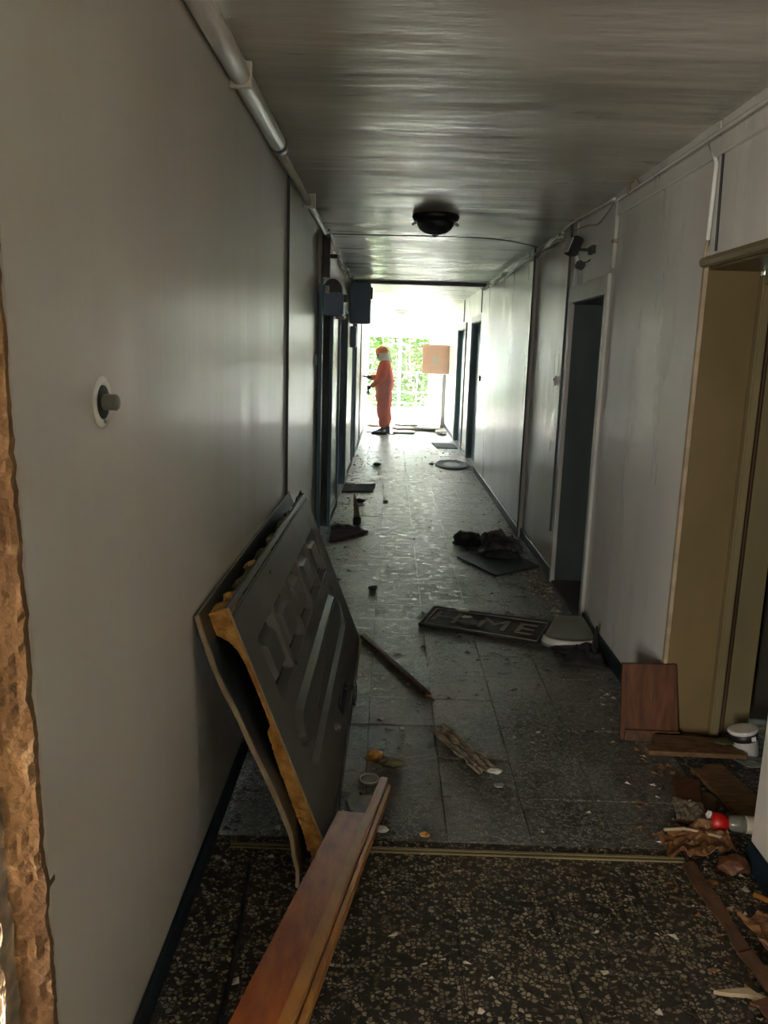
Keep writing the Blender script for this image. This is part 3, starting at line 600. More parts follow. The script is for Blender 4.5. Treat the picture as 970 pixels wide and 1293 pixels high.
obj('lever', tube(nbm(), [(1.15, .11, .01), (1.15, .11, .06), (1.02, .112, .066), (.97, .10, .06)], .011, 8), BLACK, h)
obj('lock_cylinder', lathe(nbm(), [(.022, 0), (.022, .012), (.012, .014), (.012, .022), (.004, .022)], 16, (.74, .12, 0)), METAL, door)
obj('peephole', lathe(nbm(), [(.012, 0), (.012, .004), (.004, .004)], 12, (.52, .52, .001)), BLACK, door)
obj('scratch_mark', bevel(box(.66, .68, .85, .862, .001, .003), .001, 1), BLACK, door)
b = sheet(nbm(), crumple(quad((-.07, .03, -.05), (.05, .01, .05), (.10, .06, .05), (-.06, .06, -.05)), .04, 5, 8, -.0), 10, 8, .003); obj('torn_corner_metal', b, GREY, door)
# ------------------------------------------------------------------ wooden frame pieces at the bottom
t = thing('door_frame_board', 'long orange brown door frame board lying toward the camera', 'board', (-.1, 2.3, 0))
A = Vector((.03, 2.92, .012)); B = Vector((-.165, 1.36, .34)); d = (B-A).normalized(); sx = Vector((1, 0, 0)); sx = (sx-d*sx.dot(d)).normalized(); nz = sx.cross(d); nz = nz if nz.z > 0 else -nz
def beam(a, b_, x0, x1, z0, z1, j0=0): return hexa_ret([a+sx*x0+nz*z0, a+sx*x1+nz*z0, b_+sx*x1+nz*z0, b_+sx*x0+nz*z0, a+sx*x0+nz*z1, a+sx*x1+nz*z1, b_+sx*x1+nz*z1, b_+sx*x0+nz*z1])
def hexa_ret(P):
    b = nbm(); hexa(b, P); bmesh.ops.recalc_face_normals(b, faces=b.faces[:]); return b
local(obj('front_rail', bevel(beam(A, B, -.022, .012, 0, .03), .003, 2), WOODL, t), t)
local(obj('side_rail', bevel(beam(A+d*.06, B, .014, .030, -.004, .022), .002, 1), WOODL, t), t)
local(obj('wide_face', beam(A+d*.35, B, -.125, -.022, -.002, .010), WOOD, t), t)
local(obj('torn_veneer', beam(A+d*.16, A+d*.36, -.075, -.022, -.002, .006), WOODD, t), t)
t = thing('bottle_cap_lid', 'pale round lid lying at the tip of the orange door frame board', 'lid', (-.035, 2.96, 0))
obj('lid_disc', lathe(nbm(), [(.04, 0), (.042, .008), (.038, .012), (.01, .011)], 24), GREY, t, True); obj('lid_rim', tube(nbm(), [(.037*math.cos(6.2832*k/24), .037*math.sin(6.2832*k/24), .013) for k in range(25)], .003, 6), PALE, t, True)
t = thing('foam_crumb', 'tan foam lump with a grey tail on the floor beside the leaning door', 'debris', (.02, 3.1, 0))
obj('foam_lump', lump((-.04, .03, .022), (.034, .026, .024), 4, 2), FOAM, t); obj('grey_tail', lump((.03, -.01, .014), (.05, .02, .016), 7, 2), INSUL, t)
tag(obj('wood_chip', prism(nbm(), [(-.115, 2.80), (-.09, 2.90), (-.075, 2.86), (-.05, 2.78), (-.07, 2.72), (-.1, 2.73)], .001, .014, .004), GREY), 'jagged grey splinter beside the wide face of the orange board', 'debris')
cable([(-.415, 2.42, .008), (-.40, 2.2, .008), (-.385, 2.0, .008), (-.38, 1.7, .008), (-.40, 1.4, .008)], .0075, BLACK, 'black cable lying on the floor beside the near left wall')
t = thing('wooden_lath', 'thin dark wooden lath lying diagonally before the leaning door', 'lath', (0, 0, 0))
b = hexa_ret([(-.135, 4.60, .002), (-.105, 4.62, .002), (.25, 3.80, .002), (.222, 3.785, .002), (-.135, 4.60, .022), (-.105, 4.62, .022), (.25, 3.80, .018), (.222, 3.785, .018)])
obj('lath_strip', bevel(b, .002, 1), WOODD, t); obj('split_end', prism(nbm(), [(.222, 3.785), (.25, 3.80), (.265, 3.73), (.25, 3.76)], .002, .01), SPLIT, t)
# crumpled foil strip
t = thing('foil_strip', 'crumpled shiny film strip lying in the middle of the near floor', 'foil', (.35, 3.2, 0))
local(obj('film', sheet(nbm(), crumple(quad((.215, 3.42, .004), (.30, 3.47, .004), (.495, 3.08, .004), (.405, 3.03, .004)), .022, 5, 2, .003), 14, 24, .0015), FOIL, t), t)
local(obj('folded_end', lump((.475, 3.055, .012), (.03, .018, .010), 5, 2), PALE, t), t)
# ------------------------------------------------------------------ mats on the floor
def flatmat(name, P, z, th, m, label, cat='mat', rim=None, sag=.004, seed=0):
    t = thing(name, label, cat, (sum(p[0] for p in P)/4, sum(p[1] for p in P)/4, 0))
    q = quad(*[(p[0], p[1], z+th/2) for p in P])
    local(obj('mat_pad', sheet(nbm(), lambda u, v: q(u, v)+Vector((.006*noise.noise(Vector((u*5, v*5, seed))), .006*noise.noise(Vector((v*5, u*5, seed))), sag*abs(noise.noise(Vector((u*3, v*3, seed)))))), 14, 10, th), m, t), t)
    if rim:
        b = nbm(); c = [q(0, 0), q(1, 0), q(1, 1), q(0, 1)]
        for k in range(4): tube(b, [c[k]+Vector((0, 0, th*.4+sag*.3)), c[(k+1) % 4]+Vector((0, 0, th*.4+sag*.3))], .007, 6)
        local(obj('mat_rim', b, rim, t), t)
    return t
P = [(.224, 4.858), (.931, 4.56), (1.096, 4.975), (.337, 5.222)]
t = flatmat('welcome_mat', P, 0, .012, RUBBER, 'dark rubber doormat reading HOME in the middle of the floor', rim=BLACK, sag=.0)
ux = Vector((.731, -.28, 0)).normalized(); ang = math.atan2(ux.y, ux.x); q = quad(*[(p[0], p[1], .013) for p in P])
b = nbm()
ins = [q(.04, .09), q(.96, .09), q(.96, .91), q(.04, .91)]
for k in range(4): tube(b, [ins[k], ins[(k+1) % 4]], .005, 6)
local(obj('inner_border', b, RUBBERL, t), t)
for ch, uu in (('H', .17), ('M', .565), ('E', .82)):
    c = q(uu, .5); b = text_bm(ch, .30, .0025, Matrix.Translation((c.x, c.y, .0135))@Matrix.Rotation(ang-.02, 4, 'Z')@Matrix.Diagonal((.92, .95, 1, 1)).to_4x4())
    local(obj('letter', b, RUBBERL, t), t)
c = q(.36, .5); b = text_bm('O', .30, .0025, Matrix.Translation((c.x, c.y, .013))@Matrix.Rotation(ang-.02, 4, 'Z')@Matrix.Diagonal((.80, .95, 1, 1)).to_4x4())
local(obj('letter', b, RUBBER, t), t)
for k, (u, v, s) in enumerate(((.26, .93, .05), (.33, .60, .035), (.45, .62, .03))):
    c = q(u, v); tag(obj('plaster_flake', lump((c.x, c.y, .024), (s, s*.55, .007), k*2, 2), (PALE, PALE, DUSTD)[k]), ('largest pale plaster flake on the upper edge of the HOME mat', 'small pale flake on the second letter of the HOME mat', 'dark crumb between the second and third letters of the HOME mat')[k], 'debris')
flatmat('black_mat', [(.60, 6.62), (.86, 6.06), (1.25, 6.38), (1.06, 6.95)], 0, .012, RUBBER, 'flat black mat under the crumpled black coat', seed=4)
t = thing('black_coat', 'crumpled black coat lying on the black mat by the right wall', 'coat', (.95, 7.0, 0))
def clothf(q, h, fr, seed):
    def f(u, v):
        p = q(u, v); e = min(1, 5*min(u, 1-u))*min(1, 5*min(v, 1-v)); n = noise.noise(Vector((u*fr+seed, v*fr*.8, seed)))+.5*noise.noise(Vector((u*fr*2.5, v*fr*2.2, seed+3)))
        return p+Vector((.05*noise.noise(Vector((u*4, v*4, seed+9))), .05*noise.noise(Vector((v*4, u*4, seed+2))), e*(h*.45+h*.8*abs(n))))
    return f
local(obj('coat_sleeve', sheet(nbm(), clothf(quad((.62, 7.05, .012), (.86, 6.80, .018), (.92, 7.25, .018), (.63, 7.45, .012)), .09, 3, 1), 18, 18, .012), CLOTH, t, True), t)
local(obj('coat_body', sheet(nbm(), clothf(quad((.80, 6.72, .022), (1.14, 6.62, .022), (1.22, 7.18, .022), (.84, 7.32, .018)), .13, 4, 5), 28, 28, .012), CLOTHG, t, True), t)
local(obj('coat_lining', sheet(nbm(), clothf(quad((.84, 6.60, .020), (1.12, 6.50, .020), (1.13, 6.72, .03), (.83, 6.80, .03)), .05, 3, 12), 18, 12, .008), CLOTH, t, True), t)
t = flatmat('brown_mat', [(-.53, 7.62), (-.50, 7.02), (-.17, 7.46), (-.40, 7.72)], 0, .02, BMAT, 'ragged brown doormat with a turned up edge beside the first left doorway', sag=.035, seed=7)
flatmat('grey_mat', [(-.55, 9.62), (-.18, 9.68), (-.15, 10.25), (-.55, 10.2)], 0, .014, GMAT, 'flat grey doormat beside the second left doorway', seed=2)
flatmat('far_mat', [(.86, 14.5), (1.24, 14.55), (1.20, 15.3), (.80, 15.35)], 0, .014, GMAT, 'dark rectangular doormat by the farther right dark door', seed=3)
t = thing('round_mat', 'round grey doormat by the nearer of the far right dark doors', 'mat', (.97, 12.33, 0))
o = obj('mat_disc', lathe(nbm(), [(.255, 0), (.26, .01), (.24, .018), (.01, .016)], 36), GMAT, t); o.scale = (1, 1.9, 1)
o = obj('mat_ring', lathe(nbm(), [(.23, .017), (.235, .026), (.24, .026), (.245, .015)], 36), DARKS, t); o.scale = (1, 1.9, 1)
tag(obj('crumb', lump((.66, 12.3, .02), (.04, .06, .02), 4, 2), DUSTD), 'dark crumb at the tip of the round grey doormat', 'debris')
# upright broken stick
t = thing('broken_stake', 'short pale stake with a charred foot standing near the brown doormat', 'stake', (-.29, 7.85, 0))
obj('stake_blade', hexa_ret([(-.035, -.01, .06), (.035, -.01, .05), (.035, .01, .05), (-.035, .01, .06), (-.05, .16, .28), (-.035, .16, .27), (-.035, .18, .27), (-.05, .18, .28)]), BEIGE, t)
obj('charred_foot', bevel(box(-.038, .04, -.03, .03, 0, .07), .008, 1), BLACK, t)
# grey cover with pale rim and black cloth
t = thing('grey_cover', 'grey dome shaped cover with pale rim lying against the right wall', 'cover', (1.10, 4.48, 0))
def dome(u, v):
    a = math.pi*(1.0+u*.98)-.15; r = .155+.02*math.sin(u*9); z = .03+.12*(1-(1-v)**1.6)
    return (r*(1-v*.62)*math.cos(a)*1.0+.03*v, .06+r*.62*(1-v*.5)*math.sin(a)+.20*v, z)
obj('shell', sheet(nbm(), dome, 24, 12, .004), GREY, t, True)
b = sheet(nbm(), lambda u, v: (lambda a: ((.152+.015*v)*math.cos(a), .06+(.152+.015*v)*.62*math.sin(a), .078-.036*v))(math.pi*(1.0+u*.98)-.15), 24, 3, .006); obj('pale_rim', b, PALE, t, True)
obj('underside', lump((0.01, -.01, .032), (.145, .13, .030), 3, 3, .15), BLACK, t, True)
t = thing('black_cloth', 'black cloth scrap bunched between the grey cover and the right wall', 'cloth', (1.2, 4.45, 0))
local(obj('cloth_fold', sheet(nbm(), clothf(quad((1.0, 4.28, .008), (1.25, 4.20, .008), (1.255, 4.62, .02), (1.14, 4.62, .01)), .07, 3, 3), 18, 18, .008), CLOTH, t, True), t)
local(obj('standing_fold', sheet(nbm(), lambda u, v: (1.195+.05*u+.01*math.sin(v*6), 4.36+.12*u, .01+.17*v*(1-.8*abs(u-.6))), 10, 10, .01), CLOTH, t, True), t)
# ------------------------------------------------------------------ wood debris on the right
t = thing('wooden_board', 'red brown wooden panel standing against the ochre doorway edge', 'panel', (1.2, 3.42, 0))
local(obj('panel_board', bevel(hexa_ret([(1.085, 3.40, .002), (1.345, 3.395, .002), (1.345, 3.42, .002), (1.085, 3.425, .002), (1.075, 3.435, .345), (1.315, 3.43, .35), (1.315, 3.452, .35), (1.075, 3.455, .345)]), .002, 1), WOODR, t), t)
local(obj('lower_strip', bevel(hexa_ret([(1.10, 3.385, .002), (1.345, 3.38, .002), (1.345, 3.393, .002), (1.10, 3.398, .002), (1.10, 3.39, .05), (1.345, 3.385, .05), (1.345, 3.396, .05), (1.10, 3.402, .05)]), .001, 1), WOODD, t), t)
def plank(name, P, z, th, m, label, cat='plank', jag=.012, extra=None):
    a, b_, c_, d_ = [Vector((p[0], p[1], (p[2] if len(p) > 2 else 0))) for p in P]
    pts = []
    n = 9
    for i in range(n): pts.append(a.lerp(b_, i/n))
    for i in range(4): s = b_.lerp(c_, i/4); pts.append(s+((b_-a).normalized()*random.uniform(-jag, jag) if i else Vector()))
    for i in range(n): pts.append(c_.lerp(d_, i/n))
    for i in range(4): s = d_.lerp(a, i/4); pts.append(s+((b_-a).normalized()*random.uniform(-jag, jag) if i else Vector()))
    bm = nbm(); lo = [bm.verts.new(p+Vector((0, 0, z))) for p in pts]; hi = [bm.verts.new(p+Vector((0, 0, z+th))) for p in pts]
    bm.faces.new(lo[::-1]); bm.faces.new(hi); k = len(pts)
    for i in range(k): bm.faces.new((lo[i], lo[(i+1) % k], hi[(i+1) % k], hi[i]))
    bmesh.ops.recalc_face_normals(bm, faces=bm.faces[:]); return tag(obj(name, bm, m), label, cat)
plank('splintered_board', [(1.15, 3.20), (1.56, 3.19), (1.66, 3.33), (1.22, 3.36)], .03, .02, SPLIT, 'sand coloured splintered board crossing the ochre doorway threshold', jag=.03)
plank('splintered_board', [(1.30, 3.12), (1.36, 2.72), (1.50, 2.78), (1.44, 3.16)], .004, .018, SPLIT, 'broad splintered plank lying under the sand coloured board toward the pillar', jag=.02)
plank('splintered_board', [(1.34, 3.34), (1.50, 3.34), (1.44, 3.42), (1.36, 3.42)], .002, .024, WOODD, 'dark board scrap at the foot of the ochre jamb')
t = thing('shiny_board', 'short board wrapped in shiny film beside the broad splintered plank', 'board', (1.18, 2.9, 0))
local(obj('board_core', bevel(hexa_ret([(1.10, 2.71, .02), (1.19, 2.69, .02), (1.30, 3.02, .006), (1.20, 3.05, .006), (1.10, 2.71, .036), (1.19, 2.69, .036), (1.30, 3.02, .022), (1.20, 3.05, .022)]), .002, 1), WOODR, t), t)
local(obj('film_wrap', sheet(nbm(), crumple(quad((1.095, 2.70, .038), (1.20, 2.68, .038), (1.235, 2.82, .034), (1.13, 2.86, .034)), .012, 6, 4), 12, 10, .001), FOIL, t), t)
plank('dark_slat', [(1.19, 2.66), (1.235, 2.67), (1.32, 2.92), (1.28, 2.94)], .002, .014, WOODD, 'dark slat tucked under the shiny wrapped board')
t = thing('torn_laminate', 'torn brown laminate sheet curling above the brass floor strip', 'laminate', (1.1, 2.58, 0))
local(obj('laminate_sheet', sheet(nbm(), crumple(quad((1.00, 2.49, .01), (1.24, 2.53, .02), (1.26, 2.66, .035), (1.00, 2.62, .02)), .045, 3.5, 6, .004), 18, 12, .0025), BROWNF, t), t)
local(obj('pale_edge', tube(nbm(), [(1.02, 2.62, .045), (1.09, 2.615, .055), (1.16, 2.60, .05), (1.24, 2.59, .035)], .006, 6), BEIGE, t), t)
t = thing('plastic_bottle', 'clear plastic bottle with red cap and pale label lying by the pillar', 'bottle', (1.25, 2.66, .055), -.1)
RB = Matrix.Rotation(math.pi/2, 3, 'Y')
obj('bottle_body', lathe(nbm(), [(.012, .0), (.026, .02), (.030, .04), (.030, .13), (.026, .14), (.01, .142)], 20, (0, 0, 0), RB), CLEAR, t, True)
obj('red_cap', lathe(nbm(), [(.02, -.045), (.032, -.04), (.034, -.01), (.028, .012), (.014, .018)], 20, (-.005, 0, 0), RB), RED, t, True)
obj('cap_lip', lump((-.05, .01, .02), (.014, .012, .018), 2, 2), PALE, t); obj('label_band', lathe(nbm(), [(.0305, .07), (.031, .071), (.031, .115), (.0305, .116)], 20, (0, 0, 0), RB), LABELM, t, True)
t = thing('paper_cup', 'white cup with a black band tipped over inside the ochre doorway', 'cup', (1.585, 3.28, .07))
RC = Matrix.Rotation(-.12, 3, 'X')@Matrix.Rotation(-.2, 3, 'Y')
obj('cup_body', lathe(nbm(), [(.050, -.06), (.058, .045), (.064, .05), (.064, .056), (.054, .058), (.01, .054)], 28, (0, 0, 0), RC), WHITE, t, True)
obj('black_band', lathe(nbm(), [(.054, .008), (.0565, .009), (.060, .040), (.057, .041)], 28, (0, 0, 0), RC), BLACK, t, True)
obj('white_mark', obox(nbm(), RC@Vector((.018, -.0555, .025)), (.018, .008, .018), RC), WHITE, t)
t = thing('plastic_bag', 'grey crumpled plastic lying before the tipped white cup', 'bag', (1.64, 3.25, 0))
local(obj('bag_sheet', sheet(nbm(), clothf(quad((1.53, 3.17, .015), (1.78, 3.14, .015), (1.80, 3.24, .015), (1.55, 3.22, .015)), .015, 3, 7), 16, 14, .003), GREY, t, True), t); local(obj('green_scrap', lump((1.50, 3.28, .065), (.05, .03, .01), 4, 2), mat('moss_scrap', (64, 66, 36), (84, 84, 48), 20, rough=.9), t), t)
tag(obj('brick_chunk', bevel(lump((1.20, 2.45, .030), (.06, .04, .028), 6, 2, .3), .002, 1), WOODR), 'red brown chunk on the floor below the red capped bottle', 'debris')
plank('floor_slat', [(1.04, 2.48), (1.085, 2.50), (1.10, 2.08), (1.055, 2.07)], .001, .008, WOODD, 'upper thin dark slat lying past the torn laminate')
plank('floor_slat', [(1.05, 2.05), (1.10, 2.07), (1.16, 1.80), (1.10, 1.78)], .009, .008, WOODD, 'lower thin dark slat lying near the torn brown foil')
plank('floor_slat', [(1.00, 1.86), (1.19, 1.93), (1.22, 1.88), (1.04, 1.80)], .018, .008, WOODR, 'short brown slat crossing the end of the lower dark slat')
t = thing('torn_foil', 'crumpled glossy brown laminate scrap below the pillar skirting', 'laminate', (1.2, 2.1, 0))
local(obj('scrap_sheet', sheet(nbm(), crumple(quad((1.11, 2.20, .012), (1.15, 1.98, .012), (1.26, 2.02, .02), (1.25, 2.20, .02)), .05, 3, 11, .01), 16, 14, .0025), BROWNF, t), t)
local(obj('curled_strip', tube(nbm(), [(1.19, 2.27, .05), (1.21, 2.20, .075), (1.245, 2.16, .075)], .008, 6), WOODL, t), t)
t = thing('white_fragment', 'white edged panel fragment lying at the bottom right corner', 'panel', (1.05, 1.75, 0))
local(obj('white_edge', hexa_ret([(.99, 1.66, .0), (1.02, 1.65, .0), (1.20, 1.84, .0), (1.17, 1.86, .0), (.99, 1.66, .075), (1.02, 1.65, .075), (1.20, 1.84, .075), (1.17, 1.86, .075)]), PALE, t), t)
local(obj('dark_face', hexa_ret([(1.022, 1.648, .0), (1.25, 1.5, .0), (1.262, 1.78, .0), (1.202, 1.838, .0), (1.022, 1.648, .07), (1.25, 1.5, .07), (1.262, 1.78, .07), (1.202, 1.838, .07)]), WOODD, t), t)
plank('white_splinter', [(.92, 1.90), (1.02, 1.915), (1.12, 1.84), (1.02, 1.885)], .012, .012, BEIGE, 'pale curved splinter before the white edged panel fragment')
# ------------------------------------------------------------------ far end objects
t = thing('white_board', 'large white board lying flat at the far end of the corridor', 'board', (.85, 18.4, 0))
local(obj('board_sheet', bevel(hexa_ret([(.46, 17.75, .05), (1.08, 17.62, .05), (1.2, 19.6, .16), (.5, 19.8, .16), (.46, 17.75, .085), (1.08, 17.62, .085), (1.2, 19.6, .195), (.5, 19.8, .195)]), .004, 1), WHITE, t), t)
local(obj('under_batten', box(.5, 1.15, 18.9, 18.98, 0, .12), WOODD, t), t)
P_ = [((.12, 17.1), (.50, 17.0), 0, 'lowest dark board of the pile beside the person'), ((.14, 17.35), (.48, 17.5), .045, 'middle grey board of the pile beside the person'), ((.20, 17.7), (.52, 17.95), .09, 'topmost slanting board of the pile beside the person')]
for k, (a, c, z, lb) in enumerate(P_):
    R = Matrix.Rotation((-.1, .35, .55)[k], 3, 'Z'); o = obj('loose_board', bevel(obox(nbm(), ((a[0]+c[0])/2, (a[1]+c[1])/2, z+.024), (.44, .30, .04), R), .004, 1), (GREY, BEIGE, GREY)[k]); tag(o, lb, 'board')
tag(obj('threshold_rod', tube(nbm(), [(-.48, 17.05, .012), (-.1, 16.86, .012), (.1, 16.70, .012)], .012, 6), DARKS), 'thin dark rod on the floor at the feet of the person', 'rod')
tag(obj('red_rag', lump((-.36, 18.6, .03), (.20, .25, .03), 3, 2), CARD), 'reddish rag on the floor behind the person', 'rag')
tag(obj('blue_bag', lump((1.05, 20.3, .09), (.14, .12, .08), 4, 3), BLUEP), 'small blue bag beside the far window', 'bag')
tag(obj('rubble_heap', lump((1.1, 17.3, .03), (.12, .4, .035), 14, 3), DUST), 'low pale rubble heap along the far right skirting', 'rubble')
# ------------------------------------------------------------------ person in orange coveralls, facing left
per = thing('person', 'person in orange coveralls, orange helmet and grey gloves standing sideways', 'person', (-.13, 16.85, 0))
per.scale = (1.12, 1.05, 1)
J = {'pel': ((0, 0, .97), (.20, .20)), 'spi': ((.0, 0, 1.18), (.19, .19)), 'che': ((.0, 0, 1.36), (.195, .20)), 'nk': ((-.03, 0, 1.50), .09), 'hd': ((-.06, 0, 1.60), .09), 'ht': ((-.07, 0, 1.69), .08),
     'sl': ((.01, -.19, 1.43), .10), 'el': ((-.05, -.27, 1.14), .078), 'wl': ((-.25, -.24, .97), .05), 'sr': ((.0, .19, 1.42), .09), 'er': ((-.10, .25, 1.15), .07), 'wr': ((-.27, .12, 1.14), .05),
     'hl': ((-.01, -.10, .84), .155), 'kl': ((-.02, -.10, .46), .125), 'cl': ((-.0, -.10, .26), .105), 'al': ((.01, -.11, .12), .075), 'hr': ((0, .10, .84), .15), 'kr': ((.03, .11, .46), .12), 'cr': ((.05, .11, .26), .10), 'ar': ((.06, .12, .12), .075)}
E_ = [('pel', 'spi'), ('spi', 'che'), ('che', 'nk'), ('nk', 'hd'), ('hd', 'ht'), ('che', 'sl'), ('sl', 'el'), ('el', 'wl'), ('che', 'sr'), ('sr', 'er'), ('er', 'wr'), ('pel', 'hl'), ('hl', 'kl'), ('kl', 'cl'), ('cl', 'al'), ('pel', 'hr'), ('hr', 'kr'), ('kr', 'cr'), ('cr', 'ar')]
J2 = {k: (p, (tuple(x*.75 for x in r) if isinstance(r, tuple) else r*.75) if k not in ('hd', 'ht') else r) for k, (p, r) in J.items()}
body = skinned('body', J2, E_, SKIN, per, 2)
obj('nose', lump((-.145, 0, 1.60), (.02, .014, .022), 1, 2, .05), SKIN, per, True)
J3 = {k: v for k, v in J.items() if k not in ('hd', 'ht')}; J3['nk'] = ((-.01, 0, 1.49), .09)
cov = skinned('coverall', J3, [e for e in E_ if 'hd' not in e and 'ht' not in e], ORANGE, per, 2, .022)
obj('belt_seam', lathe(nbm(), [(.187, 1.07), (.193, 1.08), (.193, 1.105), (.187, 1.115)], 24, (.0, 0, 0)), ORANGE, per, True)
def hood(u, v):
    a = 6.28318*u; k = .5-.5*math.cos(a); z = 1.66-.19*v-.02*v*math.cos(a); r = .105+.05*v*v
    return (-.045+.03*v+r*math.cos(a)*1.05, r*math.sin(a)*1.0, z)
def hoodp(u, v): return hood(.14+.72*u+.5, v) if False else hood((u*.74-.37), v)
obj('neck_hood', sheet(nbm(), hoodp, 24, 8, .008), WHITE, per, True)
obj('face_mask', lump((-.125, 0, 1.565), (.045, .05, .045), 3, 2, .08), BLACK, per, True)
hm = obj('helmet', lathe(nbm(), [(.122, 0), (.124, .02), (.118, .06), (.095, .105), (.055, .130), (.01, .138)], 28, (-.055, 0, 1.645), Matrix.Rotation(-.18, 3, 'Y')), ORANGEH, per, True)
b = nbm(); prism(b, [(-.055+.122*math.cos(a)-(.05 if math.cos(a) < -.3 else 0)*abs(math.cos(a)), .122*math.sin(a)) for a in [6.28318*k/28 for k in range(28)]], 1.640, 1.65); obj('helmet_brim', b, ORANGEH, hm)
b = nbm(); tube(b, [(-.055+.12*math.cos(t_), 0, 1.655+.125*math.sin(t_)) for t_ in [math.pi*k/8 for k in range(9)]], .008, 6); obj('helmet_ridge', b, ORANGEH, hm)
def hand(name, w, d, upv, curl, side):
    w = Vector(w); d = Vector(d).normalized(); upv = Vector(upv); sd_ = d.cross(upv).normalized()*side; pn = d.cross(sd_).normalized()
    P = {'w': (w, .024), 'p0': (w+d*.035, (.034, .018)), 'p1': (w+d*.075, (.036, .016))}; E = [('w', 'p0'), ('p0', 'p1')]
    for i, (o_, ln) in enumerate(((-.027, .062), (-.009, .075), (.009, .07), (.027, .055))):
        b0 = w+d*.088+sd_*o_; b1 = b0+(d*math.cos(curl)+pn*math.sin(curl))*ln*.5; b2 = b1+(d*math.cos(curl*2.0)+pn*math.sin(curl*2.0))*ln*.5
        for nm, p, r in (('a', b0, .0095), ('b', b1, .009), ('c', b2, .0075)): P['f%d%s' % (i, nm)] = (p, r)
        E += [('p1', 'f%da' % i), ('f%da' % i, 'f%db' % i), ('f%db' % i, 'f%dc' % i)]
    t0 = w+d*.03+sd_*-.034; t1 = t0+(d*.6-sd_*.7+pn*.3).normalized()*.035; t2 = t1+(d+pn*.4).normalized()*.03
    P['t0'] = (t0, .012); P['t1'] = (t1, .0105); P['t2'] = (t2, .009); E += [('p0', 't0'), ('t0', 't1'), ('t1', 't2')]
    g = skinned(name, P, E, GLOVE, per, 1)
    obj('glove_cuff', tube(nbm(), [w-d*.05, w+d*.02], [.046, .036], 14), GLOVE, g, True)
hand('glove', (-.275, -.235, .945), (-.18, .05, -.95), (0, 1, 0), .25, 1)
hand('glove', (-.305, .10, 1.15), (-.9, -.2, .12), (0, 0, 1), .45, -1)
for y, x in ((-.11, -.0), (.12, .05)):
    b = nbm(); R_ = []
    for cx, hw_, z0, z1 in ((.075, .03, .012, .14), (.06, .045, .0, .18), (.0, .05, .0, .19), (-.06, .048, .0, .125), (-.13, .052, .0, .085), (-.19, .045, .0, .06), (-.215, .02, .01, .035)):
        R_.append([b.verts.new((x+cx, y+hw_*math.cos(a), (z0+z1)/2+(z1-z0)/2*math.sin(a))) for a in [6.28318*k/12 for k in range(12)]])
    for p, q_ in zip(R_, R_[1:]):
        for k in range(12): b.faces.new((p[k], p[(k+1) % 12], q_[(k+1) % 12], q_[k]))
    b.faces.new(R_[0][::-1]); b.faces.new(R_[-1]); bo = obj('boot', b, BOOT, per, True); obj('sole', bevel(box(x-.215, x+.08, y-.05, y+.05, 0, .016), .006, 1), BLACK, bo)
t = thing('phone', 'small dark device held up in the gloved hand of the person', 'phone', (-.555, 16.90, 1.205))
t.rotation_euler = (0, -.5, .1); obj('phone_body', bevel(box(-.075, .075, -.037, .037, -.005, .005), .003, 1), BLACK, t); obj('screen', box(-.068, .068, -.032, .032, .005, .0058), DARKS, t)
# ------------------------------------------------------------------ rubble
def rubble(name, n, area_f, smin, smax, m, seed, label):
    rr = random.Random(seed); bm = nbm()
    for _ in range(n):
        x, y = area_f(rr); s = smin+(smax-smin)*rr.random()**3; z = s*.25
        v = [bm.verts.new((x+rr.uniform(-s, s), y+rr.uniform(-s, s), z+dz*s)) for dz in (-.25, -.25, -.25, .45)]
        v[0].co.x = x-s; v[1].co.x = x+s
        for f in ((0, 1, 2), (0, 3, 1), (1, 3, 2), (2, 3, 0)): bm.faces.new([v[i] for i in f])
    bmesh.ops.recalc_face_normals(bm, faces=bm.faces[:])
    return tag(obj(name, bm, m), label, 'rubble', kind='stuff')
def edgey(rr):
    y = 1.5+rr.random()**1.5*13; x = rr.uniform(XL+.03, XR-.05) if rr.random() < .6 else (XR-.05-abs(rr.gauss(0, .12)) if rr.random() < .6 else XL+.05+abs(rr.gauss(0, .15)))
    return max(XL+.02, min(XR-.05, x)), y
rubble('pale_rubble', 1500, edgey, .003, .016, DUST, 3, 'pale plaster crumbs scattered over the whole floor')
rubble('dark_rubble', 900, edgey, .004, .02, DUSTD, 5, 'dark burnt crumbs scattered over the whole floor')
rubble('doorway_splinters', 160, lambda r: (1.12-abs(r.gauss(0, .1)) + .1, r.uniform(4.9, 6.3)), .006, .028, DUST, 8, 'pale splinters along the foot of the white framed doorway')
rubble('threshold_chips', 200, lambda r: (r.uniform(.95, 1.24), r.uniform(1.7, 3.3)), .004, .02, BROWNF, 9, 'brown wood chips strewn among the broken boards on the right')
for k, (x, y, s, m, lb) in enumerate(((-.08, 5.6, .035, DUSTD, 'dark clod on the floor beyond the leaning door'), (-.30, 9.0, .05, DUSTD, 'dark clod near the flat grey doormat'), (-.02, 9.05, .03, DUSTD, 'smaller dark clod right of the clod near the grey doormat'), (-.17, 12.0, .06, DUSTD, 'dark clod on the bright floor before the person'), (.02, 2.62, .022, PALE, 'pale pebble on the floor just above the brass strip'), (.17, 2.6, .018, FOAM, 'yellow crumb on the floor just above the brass strip'), (.48, 2.95, .02, GREY, 'small grey chip between the foil strip and brass strip'), (.10, 3.42, .016, PALE, 'pale crumb between the leaning door and the foil strip'))):
    tag(obj('clod', lump((x, y, s*.45), (s, s*.8, s*.5), k*1.7, 2), m), lb, 'debris')
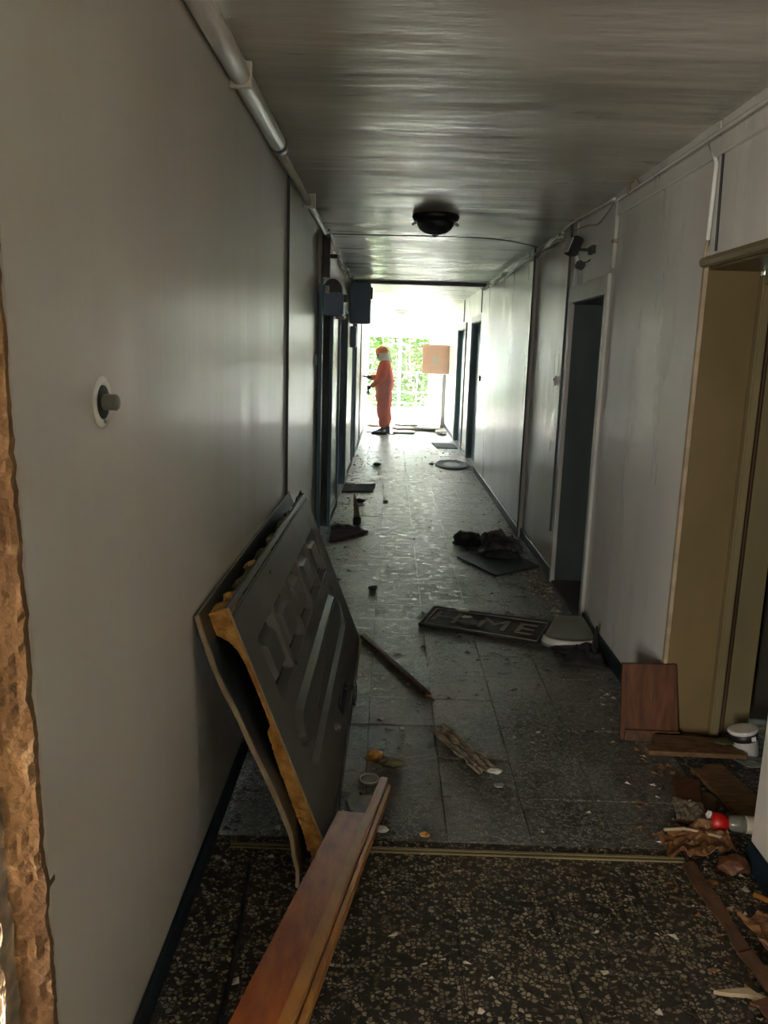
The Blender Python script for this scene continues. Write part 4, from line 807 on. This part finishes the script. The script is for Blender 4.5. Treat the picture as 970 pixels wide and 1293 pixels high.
# ------------------------------------------------------------------ outside
struct('ground', box(-60, 60, YE+2.2, 120, -3.4, -3.2), GRASS)
bal = struct('balcony_slab', box(-.9, 1.3, YE+.22, YE+1.2, -.15, .02), WHITE)
t = thing('balcony_railing', 'dark thin metal railing outside the far window', 'railing', (.2, YE+1.1, .02))
for z in (1.12, .58, .28): obj('rail', tube(nbm(), [(-1.0, 0, z), (1.0, 0, z)], .016, 8), DARKS, t)
for x in (-.98, -.5, 0.02, .5, .98): obj('post', tube(nbm(), [(x, 0, 0), (x, 0, 1.12)], .012, 6), WHITE, t)
def tree(x, y, h, R0, nl, seed, m, label):
    rr = random.Random(seed); t = thing('tree', label, 'tree', (x, y, -3.2))
    b = tube(nbm(), [(0, 0, 0), (.1, .05, h*.3), (-.05, 0, h*.6), (.05, 0, h*.9)], [.16, .13, .09, .03], 8)
    cl = []
    for k in range(26):
        a = rr.uniform(0, 6.283); z = rr.uniform(.22, 1)*h; r = R0*(1-.45*abs(z/h-.55))*rr.uniform(.25, 1); e = Vector((r*math.cos(a), r*math.sin(a), z)); cl.append(e)
        tube(b, [(0, 0, max(.2*h, z-.25*h)), e*.6+Vector((0, 0, .35*(z-.2*h)))*.0, e], [.05, .03, .01], 5, False)
    obj('trunk', b, BARK, t); b = nbm()
    for _ in range(nl):
        c_ = rr.choice(cl); p = c_+Vector((rr.gauss(0, .38), rr.gauss(0, .38), rr.gauss(0, .34)))
        n = Vector((rr.uniform(-1, 1), rr.uniform(-1, 1), rr.uniform(-.3, 1))).normalized(); ax, ay = frame_of(n); s = rr.uniform(.04, .085)
        b.faces.new([b.verts.new(p+ax*s*1.5*a_+ay*s*c2) for a_, c2 in ((-1, 0), (-.1, -.6), (1, 0), (-.1, .6))])
    o = obj('foliage', b, m, t); o['kind'] = 'stuff'
tree(.75, 28.0, 6.6, 1.9, 9000, 1, LEAF, 'bright green leafy tree filling the middle of the far window')
tree(2.6, 33.0, 7.0, 2.1, 9000, 2, LEAFD, 'deeper green tree behind the right side of the far window')
tree(-2.0, 37.5, 6.0, 1.9, 6500, 3, LEAF, 'thin leafy tree showing at the left side of the far window')
tree(.4, 43.0, 5.2, 2.4, 8000, 4, LEAFD, 'low dense tree farther behind the bright green tree')

# ------------------------------------------------------------------ scattering volume added to stand in for the lens glare veil
hz = bpy.data.materials.new('glare_veil'); hz.use_nodes = True; N = hz.node_tree.nodes; L = hz.node_tree.links; N.remove(N['Principled BSDF'])
vsn = N.new('ShaderNodeVolumeScatter'); vsn.inputs['Color'].default_value = (.82, .92, 1, 1); vsn.inputs['Density'].default_value = .007; vsn.inputs['Anisotropy'].default_value = .65
L.new(vsn.outputs[0], N['Material Output'].inputs['Volume'])
tag(obj('glare_veil', box(XL+.01, XR-.04, 2.6, YE-.02, .02, ZC-.02), hz), 'thin pale glare veil volume added along the corridor toward the far window', 'haze', kind='stuff')
